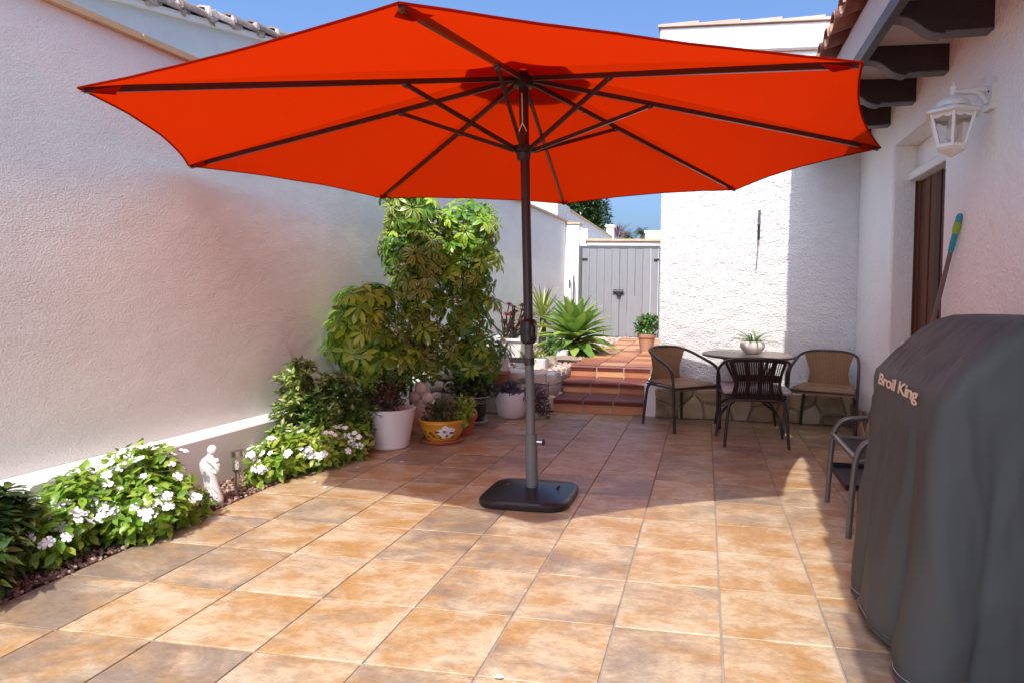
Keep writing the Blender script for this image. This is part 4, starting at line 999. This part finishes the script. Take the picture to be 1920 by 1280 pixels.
sh = thing('dark_shrub', (-2.66, 2.1, 0), 'dark leafy shrub with yellow-edged tips at the near end of the flower bed', 'shrub')
bl = [((-2.69, 1.98, .22), (.15, .20, .19)), ((-2.62, 1.86, .15), (.14, .22, .16))]
obj('foliage', foliage(bl, 330, .095, .027, 53, shell=.45, upb=.9, seg=3, per=7, droop=.25, wide=.6, ylim=lambda q: q.z > .015), 'shrub_dark', sh, smooth='all', kind='stuff')
mb = MB()
for q in range(24): c, r = random.choice(bl); mb.tube([(-2.66+rnd(-.08, .08), 2.08+rnd(-.15, .15), 0), V(c)+V((rnd(-.6, .6)*r[0], rnd(-.6, .6)*r[1], r[2]*.6))], .005, 5)
obj('stems', mb, 'bark', sh, kind='stuff')

# ---- scheffleras: each umbrella-shaped leaf is a piece of its own
SM = {}
for mname in ('schefflera_lime', 'schefflera_green', 'schefflera_yellow'):
    SM[mname] = []
    for v_ in range(3):
        mb = MB(); mb.open = True; nl = 7+v_; rgv = random.Random(v_)
        for k in range(nl):
            a = 2*PI*k/nl+rgv.uniform(-.15, .15); e = rgv.uniform(-.25, .25)
            mb.leaf((.012*math.cos(a), .012*math.sin(a), 0), (math.cos(a), math.sin(a), e), (0, 0, 1), rgv.uniform(.075, .10), rgv.uniform(.030, .038), 4, .18, rgv.uniform(.25, .6), .62, edge=True)
        me = mb.mesh('leaf', 'all'); me.materials.append(M[mname]); SM[mname].append(me)
def schefflera(base, blobs, label, mix, seed, stems):
    p = thing('schefflera', base, label, 'shrub', 'scheffleras along the wall'); rgv = random.Random(seed)
    mb = MB()
    for s_ in stems: mb.tube(smooth_path(s_, 2), [.016-.010*k/16 for k in range(len(smooth_path(s_, 2)))], 7)
    for c, r, n_ in blobs:
        for q in range(n_//6): mb.tube([V(c)+V((rgv.uniform(-.25, .25)*r[0], rgv.uniform(-.25, .25)*r[1], rgv.uniform(-.9, .3)*r[2])), V(c)+V((rgv.uniform(-.8, .8)*r[0], rgv.uniform(-.8, .8)*r[1], rgv.uniform(-.6, .8)*r[2]))], .004, 5)
    obj('stems', mb, 'bark', p, kind='stuff')
    for c, r, n_ in blobs:
        got = 0; tries = 0
        while got < n_ and tries < n_*6:
            tries += 1
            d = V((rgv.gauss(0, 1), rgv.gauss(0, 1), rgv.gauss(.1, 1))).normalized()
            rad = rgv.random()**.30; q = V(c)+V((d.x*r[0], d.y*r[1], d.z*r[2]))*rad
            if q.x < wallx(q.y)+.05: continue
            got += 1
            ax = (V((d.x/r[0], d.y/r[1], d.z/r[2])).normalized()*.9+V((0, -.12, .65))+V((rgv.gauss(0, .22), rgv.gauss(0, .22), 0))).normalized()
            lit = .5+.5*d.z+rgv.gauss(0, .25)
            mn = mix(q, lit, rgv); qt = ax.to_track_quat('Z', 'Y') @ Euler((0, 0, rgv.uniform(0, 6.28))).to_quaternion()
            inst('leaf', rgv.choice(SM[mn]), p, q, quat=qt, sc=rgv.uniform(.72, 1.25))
    return p
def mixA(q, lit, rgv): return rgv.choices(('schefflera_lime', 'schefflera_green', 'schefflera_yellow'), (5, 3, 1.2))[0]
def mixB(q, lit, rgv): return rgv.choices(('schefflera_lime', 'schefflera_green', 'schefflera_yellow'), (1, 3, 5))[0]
def mixC(q, lit, rgv): return rgv.choices(('schefflera_lime', 'schefflera_green', 'schefflera_yellow'), (7 if q.z > 1.25 else 1.5, 4, 1.5))[0]  # more lime leaves high up: sun on the crown put into leaf colour
schefflera((-2.55, 4.72, 0), [((-2.56, 4.62, 1.0), (.25, .22, .24), 80), ((-2.58, 4.62, .78), (.29, .24, .26), 90), ((-2.46, 4.70, .58), (.32, .24, .24), 75), ((-2.70, 4.58, .80), (.15, .18, .24), 35)],
           'lime green schefflera spreading low against the garden wall', mixA, 61, [[(-2.55, 4.74, 0), (-2.5, 4.74, .35), (-2.6, 4.68, .8), (-2.58, 4.66, 1.1)], [(-2.53, 4.74, 0), (-2.42, 4.76, .4), (-2.35, 4.72, .7)]])
schefflera((-2.44, 5.18, 0), [((-2.45, 5.10, 1.84), (.25, .22, .24), 58), ((-2.45, 5.12, 1.50), (.28, .24, .28), 72), ((-2.40, 5.10, 1.14), (.27, .24, .28), 60), ((-2.27, 5.2, 1.50), (.16, .18, .36), 44), ((-2.32, 5.10, .74), (.30, .24, .30), 62)],
           'tall variegated schefflera column with cream-edged leaves between two greener ones', mixB, 63, [[(-2.46, 5.18, 0), (-2.45, 5.15, .6), (-2.46, 5.12, 1.2), (-2.45, 5.1, 1.9)]])
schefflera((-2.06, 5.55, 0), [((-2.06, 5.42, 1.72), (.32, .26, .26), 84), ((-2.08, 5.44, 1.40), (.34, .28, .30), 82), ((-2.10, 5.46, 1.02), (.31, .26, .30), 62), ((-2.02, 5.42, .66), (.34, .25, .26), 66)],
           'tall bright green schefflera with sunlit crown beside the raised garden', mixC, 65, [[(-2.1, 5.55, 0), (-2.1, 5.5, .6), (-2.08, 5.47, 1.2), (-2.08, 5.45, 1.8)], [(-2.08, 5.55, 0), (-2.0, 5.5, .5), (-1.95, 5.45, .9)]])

# ---- flowerpots on the tiles
def bush(p, blobs, n_, L, W, mname, seed, per=1, stem=None, name='foliage', **kw):
    obj(name, foliage(blobs, n_, L, W, seed, per=per, **kw), mname, p, smooth='all', kind='stuff')
    if stem:
        mb = MB(); rgv = random.Random(seed)
        for q in range(stem[1]):
            c, r = rgv.choice(blobs); s0 = V(stem[0])+V((rgv.gauss(0, .015), rgv.gauss(0, .015), 0)); e = V(c)+V((rgv.uniform(-.8, .8)*r[0], rgv.uniform(-.8, .8)*r[1], rgv.uniform(-.2, .7)*r[2]))
            mb.tube(smooth_path([s0, s0.lerp(e, .5)+V((0, 0, .03)), e], 1), .0035, 5)
        obj('stems', mb, 'bark', p, kind='stuff')
P0 = V((-2.285, 4.47, 0)); W1 = thing('white_flowerpot', P0, 'large plain white flowerpot with a sparse reddish shrub', 'potted plant')
po = obj('pot', MB().lathe([(.120, .001), (.134, .012), (.152, .12), (.180, .285), (.183, .292), (.176, .295), (.170, .288), (.155, .25), (.02, .25)], 40, P0), 'white_pot', W1, smooth=True)
obj('potting_soil', MB().lathe([(.156, .251), (.1, .262), (.01, .266)], 24, P0), 'soil', po)
bush(W1, [(P0+V((-.03, 0, .41)), (.15, .14, .14)), (P0+V((-.01, 0, .34)), (.13, .12, .08))], 380, .042, .018, 'red_leaf', 71, stem=(P0+V((0, 0, .25)), 34), shell=.5, upb=.7, wide=.6)
P1 = V((-1.99, 4.74, 0)); W2 = thing('yellow_bowl_planter', P1, 'painted yellow ceramic bowl with white flower motif on a terracotta saucer', 'potted plant')
obj('saucer', MB().lathe([(.125, .001), (.150, .004), (.164, .022), (.160, .028), (.148, .018), (.02, .014)], 36, P1), 'terracotta', W2, smooth=True)
yb = [(.100, .016), (.118, .022), (.148, .07), (.166, .12), (.172, .150), (.180, .158), (.180, .178), (.172, .182), (.164, .172), (.15, .15), (.02, .15)]
yp = obj('bowl', MB().lathe(yb, 44, P1), 'yellow_glaze', W2, smooth=True)
def on_bowl(a, z):
    for (r0, z0), (r1, z1) in zip(yb[1:], yb[2:]):
        if z0 <= z <= z1: r = r0+(r1-r0)*(z-z0)/(z1-z0); return P1+V((math.cos(a)*(r+.002), math.sin(a)*(r+.002), z))
    return P1+V((math.cos(a)*.17, math.sin(a)*.17, z))
def decal(name, ac, zc_, pts, mname, par):
    mb = MB(); mb.open = True; n_ = len(pts); mb.v = [on_bowl(ac, zc_)+V((math.cos(ac), math.sin(ac), 0))*.0015]+[on_bowl(ac+px/.15, zc_+pz)+V((math.cos(ac), math.sin(ac), 0))*.001 for px, pz in pts]
    mb.f = [(0, 1+k, 1+(k+1) % n_) for k in range(n_)]; obj(name, mb, mname, par)
for k in range(7):
    a = -2.75+k*.33; s_ = 1+.15*math.sin(k*2.3)
    decal('painted_loop', a, .098+.008*math.sin(k*1.7), [(.017*s_*math.cos(q*PI/6), .009*math.sin(q*PI/6)) for q in range(12)], 'brown_paint', yp)
    decal('painted_drop', a+.14, .064+.006*math.sin(k*2.9), [(.011*math.cos(q*PI/6), .010*math.sin(q*PI/6)) for q in range(12)], 'brown_paint', yp)
for k in range(5):
    q0 = 2*PI*k/5+.5; cx, cz = .026*math.cos(q0), .030*math.sin(q0)
    decal('painted_petal', -1.02+cx/.15, .098+cz, [(.026*math.cos(q*PI/6)*abs(math.cos(q0))+.02*math.cos(q*PI/6), .024*math.sin(q*PI/6)) for q in range(12)], 'petal', yp)
decal('painted_eye', -1.02, .098, [(.009*math.cos(q*PI/6), .009*math.sin(q*PI/6)) for q in range(12)], 'flower_eye', yp)
bush(W2, [(P1+V((.01, 0, .20)), (.16, .13, .09)), (P1+V((-.02, .02, .25)), (.10, .10, .07))], 700, .045, .012, 'dark_leaf', 73, shell=.4, upb=.8, wide=.5, stem=(P1+V((0, 0, .16)), 16))
bush(W2, [(P1+V((.165, .03, .20)), (.05, .06, .07))], 60, .05, .036, 'vinca_leaf', 74, name='trailing_leaves', upb=.5)
P2 = V((-1.93, 5.02, 0)); W3 = thing('small_terracotta_pot', P2, 'small terracotta pot mostly hidden behind the yellow bowl', 'potted plant')
obj('pot', MB().lathe([(.075, .001), (.10, .13), (.112, .135), (.114, .165), (.104, .168), (.096, .15), (.01, .15)], 30, P2), 'terracotta', W3, smooth=True)
bush(W3, [(P2+V((0, 0, .22)), (.10, .09, .08))], 140, .05, .03, 'vinca_leaf', 75, upb=.7, stem=(P2+V((0, 0, .15)), 8))
P3 = V((-2.03, 5.50, 0)); W4 = thing('green_glazed_pot', P3, 'dark green glazed pot with pale rim and bushy dark plant', 'potted plant')
obj('saucer', MB().lathe([(.115, .001), (.135, .004), (.145, .022), (.14, .026), (.02, .012)], 32, P3), 'pale_rim', W4, smooth=True)
gp = obj('pot', MB().lathe([(.085, .014), (.10, .02), (.125, .10), (.145, .20), (.155, .235), (.15, .245), (.14, .23), (.02, .21)], 36, P3), 'green_glaze', W4, smooth=True)
for z, r in ((.238, .157), (.205, .149), (.19, .146)): obj('glaze_ring', MB().tube([P3+V((r*math.cos(2*PI*k/36), r*math.sin(2*PI*k/36), z)) for k in range(36)], .005 if z > .23 else .0025, 6, closed=True), 'pale_rim', gp, smooth=True)
bush(W4, [(P3+V((.0, 0, .34)), (.20, .16, .13)), (P3+V((-.10, -.03, .32)), (.12, .12, .10)), (P3+V((.1, 0, .29)), (.12, .12, .08))], 900, .05, .026, 'dark_leaf', 77, upb=.7, wide=.6, stem=(P3+V((0, 0, .21)), 24))
P4 = V((-1.765, 5.82, 0)); W5 = thing('rounded_white_pot', P4, 'rounded white pot with trailing purple plant beside the stone edging', 'potted plant')
obj('pot', MB().lathe([(.105, .001), (.12, .012), (.143, .09), (.150, .16), (.143, .215), (.132, .238), (.126, .240), (.12, .22), (.02, .2)], 40, P4), 'white_pot', W5, smooth=True)
bush(W5, [(P4+V((0, 0, .25)), (.16, .14, .07)), (P4+V((.24, -.02, .22)), (.12, .1, .10)), (P4+V((.30, -.03, .10)), (.08, .07, .12)), (P4+V((-.1, -.03, .27)), (.1, .1, .06))], 760, .055, .012, 'purple_leaf', 79, upb=.1, droop=.5, wide=.4, stem=(P4+V((0, 0, .2)), 26))
P5 = V((-2.56, 4.56, 0)); W6 = thing('ochre_pot', P5, 'ochre terracotta pot of leafy growth left of the large white flowerpot', 'potted plant')
obj('pot', MB().lathe([(.10, .001), (.115, .05), (.135, .20), (.145, .205), (.148, .25), (.138, .253), (.13, .22), (.02, .22)], 32, P5), 'terracotta', W6, smooth=True)
bush(W6, [(P5+V((0, 0, .33)), (.18, .16, .11)), (P5+V((.14, 0, .36)), (.12, .12, .09))], 360, .055, .028, 'schefflera_green', 81, upb=.7, stem=(P5+V((0, 0, .22)), 14))
P6 = V((-2.265, 4.98, 0)); W7 = thing('stone_sculpture', P6, 'rough pinkish sculpture of three balls on a leaning body among the pots', 'sculpture')
mb = MB(); prof = [(0, .13, .0, .02), (.05, .125, -.01, .02), (.14, .10, -.015, .01), (.22, .075, -.005, 0), (.28, .055, .0, 0)]; n = 18
for z, r, dx, dy in prof:
    for k in range(n): a = 2*PI*k/n; mb.v.append(P6+V((dx+r*math.cos(a)*(1+.12*math.sin(3*a+z*9)), dy+r*.8*math.sin(a), z)))
for i in range(len(prof)-1):
    for k in range(n): mb.f.append((i*n+k, i*n+(k+1) % n, (i+1)*n+(k+1) % n, (i+1)*n+k))
mb.f += [tuple(reversed(range(n))), tuple((len(prof)-1)*n+k for k in range(n))]
obj('body', mb, 'pink_stone', W7, smooth='all')
for dx, dz, r in ((.0, .375, .05), (-.05, .30, .052), (.06, .295, .05)): obj('ball', MB().ball(P6+V((dx, -.04, dz)), r, 16, rough=.12, seed=dz), 'pink_stone', W7, smooth='all')

# ---- rocks edging the raised garden and things standing on it
rw = thing('rock_edging', (-2.0, 6.2, 0), 'dry stone edging of rough pale rocks left of the tiled steps', 'rock wall')
rg = random.Random(77)
xx = -1.475
for row, (zb, hh) in enumerate(((0, .15), (.145, .12), (.26, .13))):
    x = -1.47-.03*row
    while x > -2.75:
        wd = rg.uniform(.16, .34); c = V((x-wd/2, 6.20+rg.uniform(-.02, .03)+.03*row, zb+hh/2))
        q = MB(); q.ball((0, 0, 0), 1, n=10, rough=.45, seed=rg.uniform(0, 50))
        q.v = [c+V((max(-.82, min(.82, v.x))*wd*.6, max(-.8, min(.8, v.y))*.15, max(-.75, min(.75, v.z))*hh*.68)) for v in q.v]
        obj('rock', q, 'pale_stone', rw, smooth=True); x -= wd*.96
for row, (zb, hh) in enumerate(((.0, .16), (.13, .13), (.245, .13))):
    y = 6.16+.03*row
    while y < 7.0:
        dp = rg.uniform(.14, .26); c = V((PX0-.055+rg.uniform(-.012, .004), y+dp/2, zb+hh/2)); q = MB().ball((0, 0, 0), 1, n=10, rough=.45, seed=rg.uniform(0, 50))
        q.v = [c+V((max(-.8, min(.8, v.x))*.085, max(-.82, min(.82, v.y))*dp*.6, max(-.75, min(.75, v.z))*hh*.68)) for v in q.v]
        obj('rock', q, 'pale_stone', rw, smooth=True); y += dp*.96
for k in range(16):
    c = V((rg.uniform(-2.3, -1.55), rg.uniform(6.45, 7.6), .38)); q = MB().ball((0, 0, 0), 1, n=9, rough=.6, seed=k); s3 = (rg.uniform(.06, .16), rg.uniform(.06, .12), rg.uniform(.04, .08))
    q.v = [c+V((v.x*s3[0], v.y*s3[1], v.z*s3[2])) for v in q.v]
    single('garden_rock', q, 'pale_stone', c-V((0, 0, s3[2])), 'loose pale rock lying on the raised garden gravel', 'rock', group='loose rocks on the raised garden')
P7 = V((-2.0, 6.02, 0)); W8 = thing('lattice_planter', P7, 'terracotta bowl with a white lattice pot inside, raised behind the purple plant', 'potted plant')
obj('stand_stone', MB().cbox((P7.x-.12, P7.y-.1, 0), (P7.x+.12, P7.y+.1, .235), .02), 'pale_stone', W8)
obj('bowl', MB().lathe([(.085, .236), (.10, .245), (.125, .33), (.135, .372), (.148, .376), (.15, .405), (.14, .408), (.02, .40)], 32, P7), 'terracotta', W8, smooth=True)
ip = obj('inner_pot', MB().lathe([(.118, .402), (.128, .48), (.138, .565), (.13, .568), (.02, .55)], 32, P7), 'white_pot', W8, smooth=True)
for k in range(20):
    for sg in (-1, 1):
        a = 2*PI*k/20; obj('lattice_strip', MB().tube([P7+V(((.119+.0205*t/4)*math.cos(a+sg*.16*t), (.119+.0205*t/4)*math.sin(a+sg*.16*t), .405+.155*t/4)) for t in range(5)], .003, 4), 'plaster', ip)
P8 = V((-2.22, 7.15, .352)); W9 = thing('aeonium_planter', P8, 'white square planter of dark red aeoniums on the raised garden', 'potted plant')
pp = MB(); pp.add([(P8.x+sx*a, P8.y+sy*a, P8.z+z) for a, z in ((.17, 0), (.22, .27), (.24, .272), (.24, .30), (.215, .30), (.205, .25)) for sx, sy in ((-1,-1),(1,-1),(1,1),(-1,1))],
   [(i*4+k, i*4+(k+1) % 4, (i+1)*4+(k+1) % 4, (i+1)*4+k) for i in range(5) for k in range(4)]+[(3, 2, 1, 0), (20, 21, 22, 23)])
obj('planter', pp, 'white_pot', W9)
mb = MB(); rgv = random.Random(91); ros = MB(); ros.open = True
for L, n_, e in ((.055, 9, .15), (.042, 8, .6), (.026, 6, 1.1)):
    for k in range(n_): a = 2*PI*k/n_+e; ros.leaf((0, 0, 0), (math.cos(a)*math.cos(e), math.sin(a)*math.cos(e), math.sin(e)), (0, 0, 1), L, L*.42, 2, .2, .1, .7)
rom = ros.mesh('rosette', 'all'); rom.materials.append(M['aeonium_leaf'])
for q in range(34):
    a = rgv.uniform(0, 6.28); rr = rgv.uniform(.02, .36); e = P8+V((rr*math.cos(a), rr*.7*math.sin(a), .30+rgv.uniform(.08, .40)*(1-.4*rr)))
    s0 = P8+V((rgv.uniform(-.1, .1), rgv.uniform(-.1, .1), .25)); mb.tube(smooth_path([s0, s0.lerp(e, .6)-V((0, 0, .03)), e], 1), .008, 6)
    inst('rosette', rom, W9, e, (rgv.uniform(-.4, .4), rgv.uniform(-.4, .4), rgv.uniform(0, 6)), rgv.uniform(.7, 1.15))
obj('stems', mb, 'red_leaf', W9, kind='stuff')
# agave: every blade a piece
A0 = V((-1.68, 8.35, .355)); ag = thing('agave', A0, 'large spineless agave rosette with broad pale green leaves beside the path', 'plant')
am = []
for v_ in range(3):
    mb = MB(); mb.open = True; mb.leaf((0, 0, 0), (0, 1, 0), (0, 0, 1), 1, .27, 8, .35, .12+.10*v_, .45); me = mb.mesh('leaf', 'all'); me.materials.append(M['agave_leaf']); am.append(me)
obj('stem', MB().tube([A0, A0+V((0, 0, .20))], [.07, .06], 12), 'bark', ag, smooth=True)
n = 84
for k in range(n):
    t = k/n; el = math.radians(-22+100*t**1.1); a = k*2.39996+.3; L = .60-.12*abs(t-.35)
    d = V((math.cos(a)*math.cos(el), math.sin(a)*math.cos(el), math.sin(el)))
    z = d.cross(V((0, 0, 1))).normalized().cross(d); mx = Matrix((d.cross(z), d, z)).transposed()
    inst('leaf', am[k % 3], ag, A0+V((0, 0, .14+.14*t))+d*.03, quat=mx.to_quaternion(), sc=L*rnd(.9, 1.08))
# yucca
Y0_ = V((-2.32, 9.1, .355)); yu = thing('yucca', Y0_, 'spiky yellow-green yucca rosette behind the agave', 'plant')
obj('trunk', MB().tube([Y0_, Y0_+V((.01, 0, .45))], [.06, .045], 10), 'bark', yu, smooth=True)
ym = []
for v_ in range(2):
    mb = MB(); mb.open = True; mb.leaf((0, 0, 0), (0, 1, 0), (0, 0, 1), 1, .075, 5, .4, .10+.16*v_, .35); me = mb.mesh('leaf', 'all'); me.materials.append(M['yucca_leaf']); ym.append(me)
for k in range(76):
    t = k/76; el = math.radians(-25+105*t); a = k*2.39996; d = V((math.cos(a)*math.cos(el), math.sin(a)*math.cos(el), math.sin(el))); z = d.cross(V((0, 0, 1))).normalized().cross(d)
    inst('leaf', ym[k % 2], yu, Y0_+V((.01, 0, .38+.1*t)), quat=Matrix((d.cross(z), d, z)).transposed().to_quaternion(), sc=rnd(.42, .58))
# small succulents and pots beside the path
P9 = V((-1.70, 7.55, .36)); Wa = thing('small_white_pot', P9, 'small white pot of bright green succulent in front of the agave', 'potted plant')
obj('pot', MB().lathe([(.075, 0), (.09, .06), (.10, .13), (.093, .133), (.02, .12)], 24, P9), 'white_pot', Wa, smooth=True)
bush(Wa, [(P9+V((-.06, -.02, .19)), (.12, .10, .11)), (P9+V((-.09, -.05, .08)), (.06, .06, .09))], 260, .05, .03, 'pot_green', 93, upb=.6, stem=(P9+V((0, 0, .12)), 10))
Pa = V((-1.93, 6.62, .38)); Wb = thing('rock_succulent', Pa, 'pale striped grassy succulent in a grey stone trough on the rocks', 'potted plant')
obj('trough', MB().cbox((Pa.x-.02, Pa.y-.10, Pa.z-.03), (Pa.x+.30, Pa.y+.10, Pa.z+.10), .015), 'plaster', Wb)
mb = MB(); mb.open = True
for k in range(90):
    a = rnd(0, 6.28); e = rnd(.2, 1.3); mb.leaf(Pa+V((.14+rnd(-.13, .13), rnd(-.06, .06), .09)), (math.cos(a)*math.cos(e), math.sin(a)*math.cos(e), math.sin(e)), (0, 0, 1), rnd(.09, .17), .016, 3, .3, .3, .4)
obj('foliage', mb, 'yucca_leaf', Wb, kind='stuff')
Pb = V((-.80, 9.02, ZS[2]+.001)); Wc = thing('terracotta_pot', Pb, 'terracotta pot with bushy green plant on the path by the wing corner', 'potted plant')
obj('pot', MB().lathe([(.085, 0), (.10, .10), (.118, .19), (.13, .192), (.135, .235), (.125, .238), (.02, .22)], 30, Pb), 'terracotta_dust', Wc, smooth=True)
bush(Wc, [(P_, r_) for P_, r_ in ((Pb+V((0, 0, .36)), (.18, .16, .14)), (Pb+V((.05, 0, .42)), (.12, .12, .10)), (Pb+V((-.06, 0, .30)), (.12, .11, .08)))], 700, .055, .032, 'pot_green', 95, upb=.6, stem=(Pb+V((0, 0, .22)), 16))
for k, (xa, ya, xb2, zb, lb) in enumerate(((-2.36, 11.2, -2.50, 1.56, 'white and black garden stake leaning beside the gate pillar'), (-2.30, 11.25, -2.43, 1.50, 'dark garden cane leaning beside the gate pillar'))):
    p0, p1 = V((xa, ya, .352)), V((xb2, ya+.6, zb)); sk = thing('garden_stake', p0, lb, 'stake')
    cs = (0, .2, .4, .55, .75, .88, 1)
    for q in range(6): obj('stake_section', MB().tube([p0.lerp(p1, cs[q]), p0.lerp(p1, cs[q+1])], .014, 8), ('black_metal', 'white_pot')[q % 2] if k == 0 else 'black_metal', sk)
